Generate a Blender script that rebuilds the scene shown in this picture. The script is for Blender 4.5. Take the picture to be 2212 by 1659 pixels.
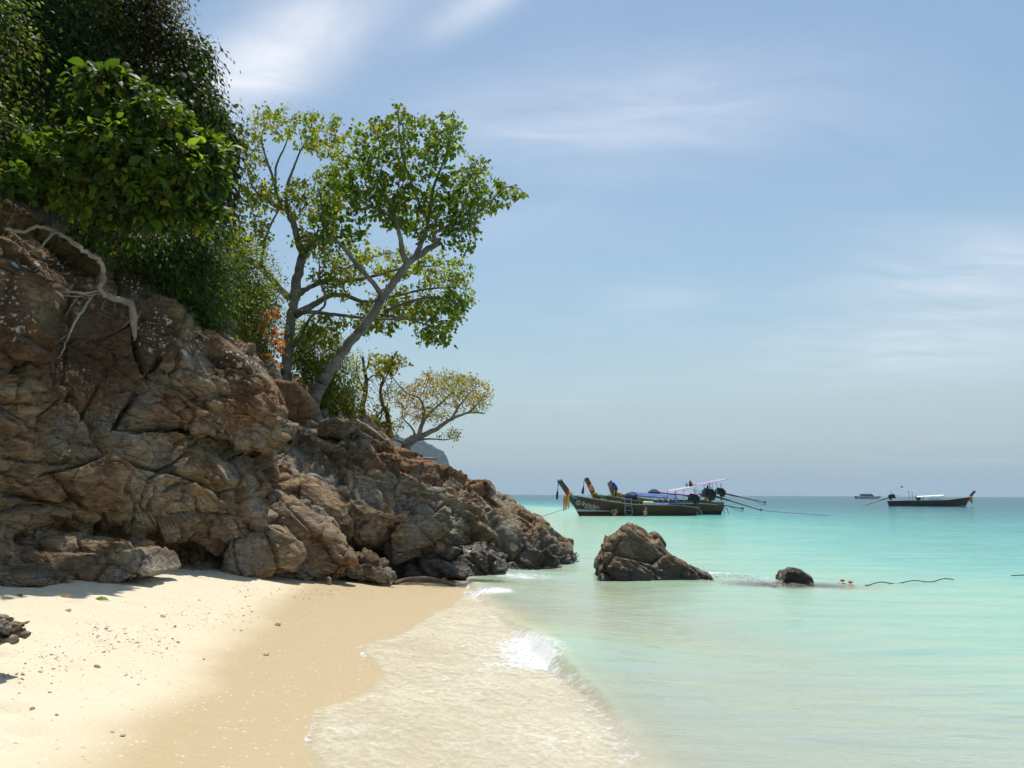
import bpy, bmesh, math, random
import numpy as np
from mathutils import Vector, Matrix, kdtree

# ------------------------------------------------------------------ camera, sky, sun, exposure
scene = bpy.context.scene
for o in list(bpy.data.objects):
    bpy.data.objects.remove(o)
COL = scene.collection
rad = math.radians

CAM_Z = 1.65
FPX = 1810.0                      # focal length in pixels of a 2212 x 1659 print of the view
PITCH = math.atan(238.5 / FPX)
ROLL = rad(0.27)
cam_data = bpy.data.cameras.new('camera')
cam_data.sensor_width = 36.0
cam_data.lens = 36.0 * FPX / 2212.0
cam_data.clip_start = 0.05
cam_data.clip_end = 30000.0
cam = bpy.data.objects.new('camera', cam_data)
COL.objects.link(cam)
CAM_ROT = Matrix.Rotation(rad(90) + PITCH, 3, 'X') @ Matrix.Rotation(ROLL, 3, 'Z')
cam.matrix_world = Matrix.Translation((0, 0, CAM_Z)) @ CAM_ROT.to_4x4()
scene.camera = cam

SUN_EL, SUN_AZ = rad(70), rad(5)  # high midday sun, beyond the cliff; azimuth from +Y towards +X
SUN_DIR = Vector((math.cos(SUN_EL) * math.sin(SUN_AZ), math.cos(SUN_EL) * math.cos(SUN_AZ), math.sin(SUN_EL)))
sun_data = bpy.data.lights.new('sun', 'SUN')
sun_data.energy = 4.4
sun_data.angle = rad(0.55)
sun_data.color = (1.0, 0.95, 0.86)
sun = bpy.data.objects.new('sun', sun_data)
COL.objects.link(sun)
sun.rotation_euler = SUN_DIR.to_track_quat('Z', 'Y').to_euler()

world = bpy.data.worlds.new('World')
scene.world = world
world.use_nodes = True


class NT:
    """Tiny helper to wire shader nodes."""
    def __init__(self, tree):
        self.t = tree
        self.n = tree.nodes
        self.n.clear()

    def new(self, kind, **kw):
        nd = self.n.new(kind)
        ins = kw.pop('ins', {})
        for k, v in kw.items():
            setattr(nd, k, v)
        for k, v in ins.items():
            if isinstance(v, bpy.types.NodeSocket):
                self.t.links.new(v, nd.inputs[k])
            else:
                nd.inputs[k].default_value = v
        return nd

    def math(self, op, a, b=0.0, c=None, clamp=False):
        nd = self.n.new('ShaderNodeMath')
        nd.operation = op
        nd.use_clamp = clamp
        for i, v in enumerate((a, b, c)):
            if v is None:
                continue
            if isinstance(v, bpy.types.NodeSocket):
                self.t.links.new(v, nd.inputs[i])
            else:
                nd.inputs[i].default_value = v
        return nd.outputs[0]

    def mix(self, fac, a, b, blend='MIX'):
        nd = self.n.new('ShaderNodeMix')
        nd.data_type = 'RGBA'
        nd.blend_type = blend
        nd.clamp_factor = True
        for s, v in ((nd.inputs[0], fac), (nd.inputs[6], a), (nd.inputs[7], b)):
            if isinstance(v, bpy.types.NodeSocket):
                self.t.links.new(v, s)
            elif isinstance(v, (tuple, list)):
                s.default_value = tuple(v) + ((1.0,) if len(v) == 3 else ())
            else:
                s.default_value = v
        return nd.outputs[2]

    def ramp(self, fac, stops, interp='LINEAR'):
        nd = self.n.new('ShaderNodeValToRGB')
        nd.color_ramp.interpolation = interp
        el = nd.color_ramp.elements
        while len(el) > 1:
            el.remove(el[-1])
        for i, (p, c) in enumerate(stops):
            e = el[0] if i == 0 else el.new(p)
            e.position = p
            e.color = tuple(c) + ((1.0,) if len(c) == 3 else ()) if isinstance(c, (tuple, list)) else (c, c, c, 1)
        self.t.links.new(fac, nd.inputs[0])
        return nd.outputs[0]

    def noise(self, vec, scale, detail=4.0, rough=0.55, dist=0.0, out=0):
        nd = self.new('ShaderNodeTexNoise', ins={'Scale': scale, 'Detail': detail, 'Roughness': rough, 'Distortion': dist})
        if vec is not None:
            self.t.links.new(vec, nd.inputs['Vector'])
        return nd.outputs[out]

    def mapping(self, vec, scale=(1, 1, 1), rot=(0, 0, 0), loc=(0, 0, 0)):
        return self.new('ShaderNodeMapping', ins={'Vector': vec, 'Scale': scale, 'Rotation': rot, 'Location': loc}).outputs[0]

    def link(self, a, b):
        self.t.links.new(a, b)


def smooth_fac(nt, v, lo, hi):
    nd = nt.new('ShaderNodeMapRange', interpolation_type='SMOOTHSTEP', ins={'Value': v, 'From Min': lo, 'From Max': hi, 'To Min': 0.0, 'To Max': 1.0})
    return nd.outputs[0]


def px_ray(u, v):
    d = CAM_ROT @ Vector(((u - 1106.0) / FPX, -(v - 829.5) / FPX, -1.0))
    return d


def build_world():
    nt = NT(world.node_tree)
    out = nt.new('ShaderNodeOutputWorld')
    bg = nt.new('ShaderNodeBackground', ins={'Strength': 0.105})
    sky = nt.new('ShaderNodeTexSky', sky_type='NISHITA', sun_disc=False)
    sky.sun_elevation = SUN_EL
    sky.sun_rotation = SUN_AZ
    sky.altitude = 0.0
    sky.air_density = 1.25
    sky.dust_density = 0.9
    sky.ozone_density = 1.0
    gen = nt.new('ShaderNodeTexCoord').outputs['Generated']
    nrm = nt.new('ShaderNodeVectorMath', operation='NORMALIZE', ins={0: gen}).outputs[0]
    sep = nt.new('ShaderNodeSeparateXYZ', ins={0: nrm})
    zc = nt.math('MAXIMUM', sep.outputs[2], 0.0)
    den = nt.math('ADD', zc, 0.12)
    flat = nt.new('ShaderNodeCombineXYZ', ins={0: nt.math('DIVIDE', sep.outputs[0], den), 1: nt.math('DIVIDE', sep.outputs[1], den), 2: 0.0}).outputs[0]
    # sea air: the low sky is a greyer, darker blue than clean air gives
    hz = nt.math('POWER', 2.718, nt.math('MULTIPLY', zc, -7.5))
    skyc = nt.mix(nt.math('MULTIPLY', hz, 0.97), sky.outputs[0], (3.7, 4.4, 5.4))
    skyc = nt.mix(1.0, skyc, (0.96, 1.03, 1.01), 'MULTIPLY')
    # high thin cirrus over the whole sky
    warp = nt.noise(flat, 0.7, 3.0, 0.5, 0.0, out=1)
    wv = nt.new('ShaderNodeVectorMath', operation='MULTIPLY_ADD', ins={0: warp, 1: (0.9, 0.9, 0.0), 2: flat}).outputs[0]
    st = nt.mapping(wv, scale=(0.55, 1.25, 1.0), rot=(0, 0, rad(28)))
    cir = nt.noise(st, 1.15, 7.0, 0.56, 0.25)
    fine = nt.noise(nt.mapping(wv, scale=(0.8, 2.2, 1.0), rot=(0, 0, rad(24))), 3.4, 9.0, 0.62, 0.4)
    big = nt.noise(flat, 0.42, 2.0, 0.5)
    cirrus = nt.math('MULTIPLY', smooth_fac(nt, cir, 0.44, 0.80), smooth_fac(nt, big, 0.40, 0.66))

    def patch(u, v, ru, rv, ang, amt):
        """one drifting cloud: a soft ellipse of directions broken up by the cirrus noise"""
        d = px_ray(u, v).normalized()
        right = (CAM_ROT @ Vector((1, 0, 0)))
        up = d.cross(right).normalized() * -1
        right = up.cross(d).normalized() * -1
        ca, sa = math.cos(ang), math.sin(ang)
        e1 = (right * ca + up * sa) * (FPX / ru)
        e2 = (up * ca - right * sa) * (FPX / rv)
        a = nt.new('ShaderNodeVectorMath', operation='DOT_PRODUCT', ins={0: nrm, 1: e1}).outputs['Value']
        b = nt.new('ShaderNodeVectorMath', operation='DOT_PRODUCT', ins={0: nrm, 1: e2}).outputs['Value']
        front = nt.new('ShaderNodeVectorMath', operation='DOT_PRODUCT', ins={0: nrm, 1: d}).outputs['Value']
        a = nt.math('SUBTRACT', a, 0.0)
        r2 = nt.math('ADD', nt.math('MULTIPLY', a, a), nt.math('MULTIPLY', b, b))
        m = nt.math('POWER', 2.718, nt.math('MULTIPLY', r2, -1.0))
        m = nt.math('MULTIPLY', m, smooth_fac(nt, front, 0.3, 0.6))
        n2 = nt.math('ADD', nt.math('MULTIPLY_ADD', cir, 1.5, -0.98), nt.math('MULTIPLY', fine, 1.8))
        return nt.math('MULTIPLY', nt.math('MULTIPLY', m, n2), amt)
    clouds = nt.math('MULTIPLY', cirrus, 0.30)
    for p in ((600, 110, 230, 75, rad(28), 1.15), (1020, 20, 110, 34, rad(28), 0.6), (1330, 250, 380, 95, rad(4), 0.45),
              (2100, 610, 240, 90, rad(4), 0.5), (1430, 640, 120, 40, 0.1, 0.22), (2000, 760, 420, 70, rad(2), 0.35)):
        clouds = nt.math('ADD', clouds, patch(*p))
    clouds = nt.math('MINIMUM', nt.math('MAXIMUM', clouds, 0.0), 0.92)
    col = nt.mix(clouds, skyc, (8.4, 8.6, 9.2))
    nt.link(col, bg.inputs[0])
    nt.link(bg.outputs[0], out.inputs[0])


build_world()
scene.view_settings.view_transform = 'Standard'
scene.view_settings.look = 'None'
scene.view_settings.exposure = 0.14
scene.view_settings.gamma = 1.0
scene.view_settings.use_curve_mapping = False
scene.render.engine = 'CYCLES'
scene.cycles.use_denoising = True
scene.cycles.use_adaptive_sampling = True
scene.cycles.adaptive_threshold = 0.03
scene.cycles.max_bounces = 6
scene.cycles.diffuse_bounces = 2
scene.cycles.glossy_bounces = 2
scene.cycles.transmission_bounces = 4
scene.cycles.transparent_max_bounces = 10
scene.cycles.volume_bounces = 0
scene.cycles.caustics_reflective = False
scene.cycles.caustics_refractive = False
scene.cycles.sample_clamp_indirect = 6.0
scene.cycles.sample_clamp_direct = 5.0

# ------------------------------------------------------------------ geometry helpers


def P(u, v, y):
    """world point on the sight line through print pixel (u, v) at the world depth y"""
    d = px_ray(u, v)
    t = y / d.y
    return np.array((d.x * t, y, CAM_Z + d.z * t))


def PZ(u, v, z):
    d = px_ray(u, v)
    t = (z - CAM_Z) / d.z
    return np.array((d.x * t, d.y * t, z))


CR = np.array(CAM_ROT)


def project(p):
    """world points (N,3) -> print pixels (N,2)"""
    q = (p - np.array((0, 0, CAM_Z))) @ CR
    w = np.maximum(-q[:, 2], 1e-6)
    return np.stack((1106 + FPX * q[:, 0] / w, 829.5 - FPX * q[:, 1] / w), 1)


def _mixh(h):
    h = (h ^ (h >> np.uint32(13))) * np.uint32(1274126177)
    h = (h ^ (h >> np.uint32(16))) * np.uint32(2246822519)
    return h ^ (h >> np.uint32(15))


def _axes(i, seed, lo, hi):
    k = (np.uint32(374761393), np.uint32(668265263), np.uint32(2147483647))
    s = np.uint32((seed * 144269504 + 12345) & 0xFFFFFFFF)
    return [[(i[:, a] + d).astype(np.int64).astype(np.uint32) * k[a] + (s if a == 0 else np.uint32(0)) for d in range(lo, hi + 1)] for a in range(3)]


_GR = np.random.RandomState(5).normal(size=(256, 3))
_GR /= np.linalg.norm(_GR, axis=1)[:, None]
_GX, _GY, _GZ = (np.ascontiguousarray(_GR[:, k], dtype=np.float32) for k in range(3))


def gnoise(p, seed=0):
    """gradient noise, about -0.7..0.7"""
    i = np.floor(p)
    f = (p - i).astype(np.float32)
    i = i.astype(np.int32)
    w = f * f * f * (f * (f * 6 - 15) + 10)
    H = _axes(i, seed, 0, 1)
    fx = (f[:, 0], f[:, 0] - 1)
    fy = (f[:, 1], f[:, 1] - 1)
    fz = (f[:, 2], f[:, 2] - 1)
    wx, wy, wz = ((1 - w[:, k], w[:, k]) for k in range(3))
    res = np.zeros(len(p), np.float32)
    for dx in (0, 1):
        for dy in (0, 1):
            hxy = H[0][dx] + H[1][dy]
            wxy = wx[dx] * wy[dy]
            for dz in (0, 1):
                g = (_mixh(hxy + H[2][dz]) & np.uint32(255)).astype(np.intp)
                res += wxy * wz[dz] * (_GX[g] * fx[dx] + _GY[g] * fy[dy] + _GZ[g] * fz[dz])
    return res.astype(np.float64)


def fbm(p, octaves=4, gain=0.5, seed=0):
    a, s, r = 1.0, 1.0, np.zeros(len(p))
    for k in range(octaves):
        r += a * gnoise(p * s + k * 17.3, seed + k)
        a *= gain
        s *= 2.03
    return r


def voro(p, seed=0, jitter=0.9):
    """F1, F2, cell hash, offset vector to the nearest site"""
    fl = np.floor(p)
    f = (p - fl).astype(np.float32)
    H = _axes(fl.astype(np.int32), seed, -1, 1)
    n = len(p)
    f1 = np.full(n, 99.0, np.float32)
    f2 = np.full(n, 99.0, np.float32)
    cid = np.zeros(n, np.uint32)
    jx = np.float32(jitter / 1023.0)
    c0 = np.float32(0.5 - jitter / 2)
    for dx in range(3):
        for dy in range(3):
            hxy = H[0][dx] + H[1][dy]
            for dz in range(3):
                h = _mixh(hxy + H[2][dz])
                vx = f[:, 0] - (dx - 1 + c0 + (h & np.uint32(1023)).astype(np.float32) * jx)
                vy = f[:, 1] - (dy - 1 + c0 + ((h >> np.uint32(10)) & np.uint32(1023)).astype(np.float32) * jx)
                vz = f[:, 2] - (dz - 1 + c0 + ((h >> np.uint32(20)) & np.uint32(1023)).astype(np.float32) * jx)
                d = vx * vx + vy * vy + vz * vz
                near = d < f1
                f2 = np.where(near, f1, np.minimum(f2, d))
                if dx == 0 and dy == 0 and dz == 0:
                    off = np.stack((vx, vy, vz), 1)
                else:
                    off[near, 0] = vx[near]
                    off[near, 1] = vy[near]
                    off[near, 2] = vz[near]
                f1 = np.where(near, d, f1)
                cid = np.where(near, h, cid)
    return np.sqrt(f1).astype(np.float64), np.sqrt(f2).astype(np.float64), cid.astype(np.int64), off.astype(np.float64)


def sstep(a, b, x):
    t = np.clip((x - a) / (b - a), 0, 1)
    return t * t * (3 - 2 * t)


def seg_dist(q, poly):
    """distance of 2-D points q (N,2) to an open polyline"""
    best = np.full(len(q), 1e9)
    for a, b in zip(poly[:-1], poly[1:]):
        a = np.array(a, float)
        b = np.array(b, float)
        ab = b - a
        t = np.clip(((q - a) @ ab) / max(ab @ ab, 1e-9), 0, 1)
        d = q - a - t[:, None] * ab
        best = np.minimum(best, np.sqrt((d * d).sum(1)))
    return best


def poly_sdf(q, poly):
    """signed distance of 2-D points to a closed polygon (negative inside)"""
    pts = np.array(poly, float)
    d = seg_dist(q, list(pts) + [pts[0]])
    inside = np.zeros(len(q), bool)
    n = len(pts)
    for k in range(n):
        a, b = pts[k], pts[(k + 1) % n]
        c = (a[1] > q[:, 1]) != (b[1] > q[:, 1])
        with np.errstate(divide='ignore', invalid='ignore'):
            xs = (b[0] - a[0]) * (q[:, 1] - a[1]) / (b[1] - a[1]) + a[0]
        inside ^= c & (q[:, 0] < xs)
    return np.where(inside, -d, d)


def fast_mesh(name, verts, faces, smooth=False, attrs=None):
    """verts (N,3); faces an (M,3) or (M,4) int array, or a list of polygons"""
    me = bpy.data.meshes.new(name)
    verts = np.asarray(verts, dtype=np.float32)
    if isinstance(faces, np.ndarray):
        m, k = faces.shape
        me.vertices.add(len(verts))
        me.vertices.foreach_set('co', verts.ravel())
        me.loops.add(m * k)
        me.loops.foreach_set('vertex_index', faces.astype(np.int32).ravel())
        me.polygons.add(m)
        me.polygons.foreach_set('loop_start', np.arange(0, m * k, k, dtype=np.int32))
        me.polygons.foreach_set('loop_total', np.full(m, k, dtype=np.int32))
    else:
        me.from_pydata([tuple(map(float, v)) for v in verts], [], faces)
    if smooth:
        me.polygons.foreach_set('use_smooth', np.ones(len(me.polygons), dtype=bool))
    for an, av in (attrs or {}).items():
        av = np.asarray(av, dtype=np.float32)
        if av.ndim == 1:
            a = me.attributes.new(an, 'FLOAT', 'POINT')
            a.data.foreach_set('value', av)
        else:
            a = me.attributes.new(an, 'FLOAT_COLOR', 'POINT')
            if av.shape[1] == 3:
                av = np.concatenate((av, np.ones((len(av), 1), np.float32)), 1)
            a.data.foreach_set('color', av.ravel())
    me.update()
    me.validate(clean_customdata=False)
    return me


def add_obj(name, me, mat=None, parent=None, loc=None, label=None, category=None, group=None, kind=None):
    o = bpy.data.objects.new(name, me)
    COL.objects.link(o)
    if mat is not None and me is not None:
        for m in (mat if isinstance(mat, (list, tuple)) else [mat]):
            me.materials.append(m)
    if parent is not None:
        o.parent = parent
    if loc is not None:
        o.location = tuple(map(float, loc))
    if label:
        o['label'] = label
    if category:
        o['category'] = category
    if group:
        o['group'] = group
    if kind:
        o['kind'] = kind
    return o


def empty(name, loc, label=None, category=None, group=None, kind=None):
    return add_obj(name, None, loc=loc, label=label, category=category, group=group, kind=kind)


def base_at(root, verts):
    """vertices made in world space, brought into the local space of an unrotated root"""
    return np.asarray(verts) - np.array(root.location)


class MB:
    """collects simple shapes into one mesh"""
    def __init__(self):
        self.v, self.f = [], []

    def add(self, v, f):
        k = len(self.v)
        self.v += [tuple(map(float, p)) for p in v]
        self.f += [tuple(i + k for i in q) for q in f]
        return self

    def box(self, c, s, rot=None):
        x, y, z = (k / 2 for k in s)
        pts = [Vector((sx * x, sy * y, sz * z)) for sz in (-1, 1) for sx, sy in ((-1, -1), (1, -1), (1, 1), (-1, 1))]
        if rot is not None:
            pts = [rot @ p for p in pts]
        pts = [p + Vector(c) for p in pts]
        return self.add(pts, [(3, 2, 1, 0), (4, 5, 6, 7), (0, 1, 5, 4), (1, 2, 6, 5), (2, 3, 7, 6), (3, 0, 4, 7)])

    def tube(self, pts, radii, sides=7, cap=True):
        pts = [Vector(tuple(p)) for p in pts]
        if not hasattr(radii, '__len__'):
            radii = [radii] * len(pts)
        t0 = (pts[1] - pts[0]).normalized()
        ref = Vector((0, 0, 1)) if abs(t0.z) < 0.9 else Vector((1, 0, 0))
        nrm = t0.cross(ref).normalized()
        vs, fs = [], []
        for i, p in enumerate(pts):
            t = (pts[min(i + 1, len(pts) - 1)] - pts[max(i - 1, 0)])
            t = t.normalized() if t.length > 1e-9 else t0
            nrm = (nrm - t * nrm.dot(t))
            nrm = nrm.normalized() if nrm.length > 1e-6 else t.orthogonal().normalized()
            b = t.cross(nrm)
            for k in range(sides):
                a = 2 * math.pi * k / sides
                vs.append(p + (nrm * math.cos(a) + b * math.sin(a)) * radii[i])
        for i in range(len(pts) - 1):
            for k in range(sides):
                k2 = (k + 1) % sides
                fs.append((i * sides + k, i * sides + k2, (i + 1) * sides + k2, (i + 1) * sides + k))
        if cap:
            fs.append(tuple(reversed(range(sides))))
            fs.append(tuple((len(pts) - 1) * sides + k for k in range(sides)))
        return self.add(vs, fs)

    def ball(self, c, r, seg=8, rings=5):
        if not hasattr(r, '__len__'):
            r = (r, r, r)
        vs = [(c[0], c[1], c[2] - r[2])]
        for i in range(1, rings):
            ph = math.pi * i / rings - math.pi / 2
            for k in range(seg):
                a = 2 * math.pi * k / seg
                vs.append((c[0] + r[0] * math.cos(ph) * math.cos(a), c[1] + r[1] * math.cos(ph) * math.sin(a), c[2] + r[2] * math.sin(ph)))
        vs.append((c[0], c[1], c[2] + r[2]))
        fs = []
        for k in range(seg):
            fs.append((0, 1 + (k + 1) % seg, 1 + k))
            for i in range(rings - 2):
                a, b = 1 + i * seg, 1 + (i + 1) * seg
                fs.append((a + k, a + (k + 1) % seg, b + (k + 1) % seg, b + k))
            t = 1 + (rings - 2) * seg
            fs.append((t + k, t + (k + 1) % seg, len(vs) - 1))
        return self.add(vs, fs)

    def build(self, name, mat, parent=None, smooth=False, **kw):
        me = bpy.data.meshes.new(name)
        me.from_pydata(self.v, [], self.f)
        if smooth:
            me.polygons.foreach_set('use_smooth', np.ones(len(me.polygons), dtype=bool))
        me.update()
        return add_obj(name, me, mat, parent, **kw)


def surface_nets(val, origin, h):
    """naive surface nets on a 3-D array of signed values (negative inside); returns verts, quads"""
    nx, ny, nz = val.shape
    s = val < 0
    cs = np.zeros((nx - 1, ny - 1, nz - 1), dtype=np.int8)
    for dx in (0, 1):
        for dy in (0, 1):
            for dz in (0, 1):
                cs += s[dx:nx - 1 + dx, dy:ny - 1 + dy, dz:nz - 1 + dz]
    active = (cs > 0) & (cs < 8)
    idx = np.full(active.shape, -1, dtype=np.int64)
    ii = np.argwhere(active)
    idx[active] = np.arange(len(ii))
    acc = np.zeros((len(ii), 3))
    cnt = np.zeros(len(ii))
    corners = [(a, b, c) for a in (0, 1) for b in (0, 1) for c in (0, 1)]
    for a in corners:
        for ax in range(3):
            if a[ax] == 1:
                continue
            b = list(a)
            b[ax] = 1
            va = val[ii[:, 0] + a[0], ii[:, 1] + a[1], ii[:, 2] + a[2]]
            vb = val[ii[:, 0] + b[0], ii[:, 1] + b[1], ii[:, 2] + b[2]]
            cr = (va < 0) != (vb < 0)
            t = np.where(cr, va / np.where(cr, va - vb, 1), 0)
            p = np.tile(np.array(a, float), (len(ii), 1))
            p[:, ax] += t
            acc[cr] += p[cr]
            cnt[cr] += 1
    verts = (ii + acc / cnt[:, None]) * h + np.array(origin)
    quads = []
    for ax in range(3):
        sl0 = [slice(None)] * 3
        sl1 = [slice(None)] * 3
        sl0[ax] = slice(0, -1)
        sl1[ax] = slice(1, None)
        ch = s[tuple(sl0)] != s[tuple(sl1)]
        e = np.argwhere(ch)
        o1, o2 = (ax + 1) % 3, (ax + 2) % 3
        ok = (e[:, o1] > 0) & (e[:, o2] > 0) & (e[:, o1] < val.shape[o1] - 1) & (e[:, o2] < val.shape[o2] - 1)
        e = e[ok]
        q = []
        for d1, d2 in ((-1, -1), (0, -1), (0, 0), (-1, 0)):
            c = e.copy()
            c[:, o1] += d1
            c[:, o2] += d2
            q.append(idx[c[:, 0], c[:, 1], c[:, 2]])
        q = np.stack(q, 1)
        inside = s[e[:, 0], e[:, 1], e[:, 2]]
        q[~inside] = q[~inside][:, ::-1]
        quads.append(q)
    quads = np.concatenate(quads)
    return verts, quads[(quads >= 0).all(1)]


def vert_normals(v, f):
    n = np.zeros_like(v)
    a, b, c, d = (v[f[:, k]] for k in range(4))
    fn = np.cross(c - a, d - b)
    for k in range(4):
        np.add.at(n, f[:, k], fn)
    return n / np.maximum(np.linalg.norm(n, axis=1), 1e-12)[:, None]


def split_quads(v, f):
    """one level of linear quad subdivision"""
    e = np.concatenate([np.stack((f[:, k], f[:, (k + 1) % 4]), 1) for k in range(4)])
    es = np.sort(e, 1)
    key = es[:, 0].astype(np.int64) * len(v) + es[:, 1]
    uq, inv = np.unique(key, return_inverse=True)
    a, b = uq // len(v), uq % len(v)
    em = (v[a] + v[b]) / 2
    fm = v[f].mean(1)
    n, m = len(v), len(f)
    ei = inv.reshape(4, m) + n
    fi = np.arange(m) + n + len(uq)
    nf = np.concatenate([np.stack((f[:, k], ei[k], fi, ei[(k + 3) % 4]), 1) for k in range(4)])
    return np.concatenate((v, em, fm)), nf


# ------------------------------------------------------------------ material helpers
MATS = {}


def new_mat(name):
    m = bpy.data.materials.new(name)
    m.use_nodes = True
    MATS[name] = m
    return m, NT(m.node_tree)


def simple_mat(name, color, rough=0.6, metal=0.0, noise=0.12, nscale=9.0, bump=0.0, spec=0.4):
    if name in MATS:
        return MATS[name]
    m, nt = new_mat(name)
    out = nt.new('ShaderNodeOutputMaterial')
    tc = nt.new('ShaderNodeTexCoord').outputs['Object']
    n = nt.noise(tc, nscale, 4.0, 0.6)
    dark = tuple(c * (1 - noise * 2) for c in color)
    lite = tuple(min(1, c * (1 + noise * 1.2)) for c in color)
    col = nt.ramp(n, [(0.3, dark), (0.7, lite)])
    b = nt.new('ShaderNodeBsdfPrincipled', ins={'Base Color': col, 'Roughness': rough, 'Metallic': metal, 'Specular IOR Level': spec})
    if bump:
        bp = nt.new('ShaderNodeBump', ins={'Strength': bump, 'Distance': 0.02, 'Height': n})
        nt.link(bp.outputs[0], b.inputs['Normal'])
    nt.link(b.outputs[0], out.inputs[0])
    return m
# ------------------------------------------------------------------ beach, seabed and sea
_SY = np.array([-400, -50, 0, 5, 7, 9, 12, 16, 18, 22, 30, 60, 140, 400, 9000.0])
_SX = np.array([30, 6, 1.45, .95, .72, .42, 0, -.6, -1.2, -2.4, -2.2, -1.0, -4, -60, -3000.0])
_PD = np.array([-9000, -1500, -400, -150, -70, -36, -18, -8, -3, -1, 0, 1.5, 3, 4.5, 7, 12, 30, 400.0])
_PH = np.array([-60, -40, -20, -9, -4.4, -2.05, -.90, -.38, -.17, -.07, 0, .13, .34, .62, .86, 1.2, 2.6, 12.0])


def inland(x, y):
    return (np.interp(y, _SY, _SX) - x) * 0.98


def ground_h(x, y):
    d = inland(x, y)
    h = np.interp(d, _PD, _PH)
    deep = np.clip(y - 105, 0, None) * 0.03 * np.clip((8 - d) / 16, 0, 1) + np.clip(y - 48, 0, 80) * np.clip((x - 12) / 40, 0, 1) * 0.07
    return h - np.minimum(deep, 45)


def sand_detail(x, y):
    d = inland(x, y)
    p = np.stack((x, y, np.zeros_like(x)), 1)
    near = np.clip(1 - (np.hypot(x, y) - 18) / 10, 0, 1)
    dry = sstep(2.9, 3.9, d + 0.35 * gnoise(p * 0.8, 3))
    z = 0.03 * fbm(p * 0.9, 3, seed=9) * dry
    f1, f2, cid, off = voro(p * np.array((2.6, 2.6, 1)), 21)
    has = ((cid >> 5) & 255) > 120
    z -= dry * np.where(has, 0.075 * np.exp(-(f1 / 0.24) ** 2), 0)             # footprints and dimples
    z += dry * 0.018 * fbm(p * 5.0, 3, seed=4)
    z += (1 - dry) * 0.003 * fbm(p * np.array((1.0, 3.0, 1.0)) * 2.2, 2, seed=6) * np.clip(d / 0.5, 0, 1)
    return z * near


def polar_grid(r, ang):
    rr, aa = np.meshgrid(r, ang, indexing='ij')
    x, y = (rr * np.sin(aa)).ravel(), (rr * np.cos(aa)).ravel()
    nr, na = len(r), len(ang)
    i = np.arange(nr - 1)[:, None] * na + np.arange(na - 1)[None, :]
    f = np.stack((i, i + 1, i + na + 1, i + na), -1).reshape(-1, 4)
    return x, y, f[:, ::-1].copy()


def angles(n):
    front = np.linspace(rad(-40), rad(40), n)
    left = np.linspace(rad(-180), rad(-40), 60)[:-1]
    right = np.linspace(rad(40), rad(180), 60)[1:]
    return np.concatenate((left, front, right))


# -- sand
def sand_material():
    m, nt = new_mat('sand')
    out = nt.new('ShaderNodeOutputMaterial')
    geo = nt.new('ShaderNodeNewGeometry').outputs['Position']
    wet = nt.new('ShaderNodeAttribute', attribute_name='wet').outputs['Fac']
    n1 = nt.noise(geo, 1.6, 5.0, 0.6)
    n2 = nt.noise(geo, 60.0, 3.0, 0.7)
    n3 = nt.noise(nt.mapping(geo, scale=(1.0, 3.2, 1.0)), 9.0, 4.0, 0.65)
    vor = nt.new('ShaderNodeTexVoronoi', ins={'Vector': geo, 'Scale': 34.0, 'Randomness': 1.0})
    dry = nt.mix(n1, (0.65, 0.565, 0.41), (0.73, 0.65, 0.495))
    wetc = nt.mix(n3, (0.465, 0.352, 0.196), (0.55, 0.432, 0.258))
    col = nt.mix(wet, dry, wetc)
    col = nt.mix(smooth_fac(nt, n2, 0.35, 0.75), nt.mix(0.16, col, (0.25, 0.17, 0.10)), col)
    # coral grit: pale and dark grains scattered through the sand
    sepc = nt.new('ShaderNodeSeparateColor', ins={0: vor.outputs['Color']})
    grain = nt.math('MULTIPLY', smooth_fac(nt, sepc.outputs[0], 0.86, 0.9), smooth_fac(nt, vor.outputs['Distance'], 0.42, 0.30))
    grain = nt.math('MULTIPLY', grain, 0.55)
    gcol = nt.ramp(sepc.outputs[1], [(0.0, (0.30, 0.23, 0.16)), (0.45, (0.42, 0.34, 0.25)), (0.55, (0.78, 0.72, 0.62)), (1.0, (0.8, 0.76, 0.68))])
    col = nt.mix(grain, col, gcol)
    rough = nt.math('MULTIPLY_ADD', wet, -0.42, 0.92)
    hgt = nt.math('ADD', nt.math('MULTIPLY', n2, 0.5), nt.math('MULTIPLY', grain, 1.2))
    hgt = nt.math('ADD', hgt, nt.math('MULTIPLY', n3, 0.9))
    st = nt.math('MULTIPLY_ADD', wet, -0.22, 0.42)
    bp = nt.new('ShaderNodeBump', ins={'Strength': st, 'Distance': 0.012, 'Height': hgt})
    b = nt.new('ShaderNodeBsdfPrincipled', ins={'Base Color': col, 'Roughness': rough, 'Specular IOR Level': nt.math('MULTIPLY_ADD', wet, 0.25, 0.12), 'Normal': bp.outputs[0]})
    nt.link(b.outputs[0], out.inputs[0])
    return m


def build_beach():
    r = np.concatenate((np.linspace(0.0, 2.2, 12), np.geomspace(2.3, 26, 330), np.geomspace(27, 11000, 50)))
    x, y, f = polar_grid(r, angles(330))
    z = ground_h(x, y) + sand_detail(x, y)
    d = inland(x, y)
    p = np.stack((x, y, np.zeros_like(x)), 1)
    wl = d + 0.42 * gnoise(p * 0.55, 12) + 0.10 * fbm(p * 2.6, 3, seed=14)
    wet = 1 - sstep(2.75, 3.35, wl)
    wet = np.where(wl > 1.6, np.maximum(wet, 0), 1)
    me = fast_mesh('beach', np.stack((x, y, z), 1), f, smooth=True, attrs={'wet': wet})
    add_obj('beach', me, sand_material(), kind='structure', label='pale cream sand beach, wet and tan along the water')


build_beach()

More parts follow.
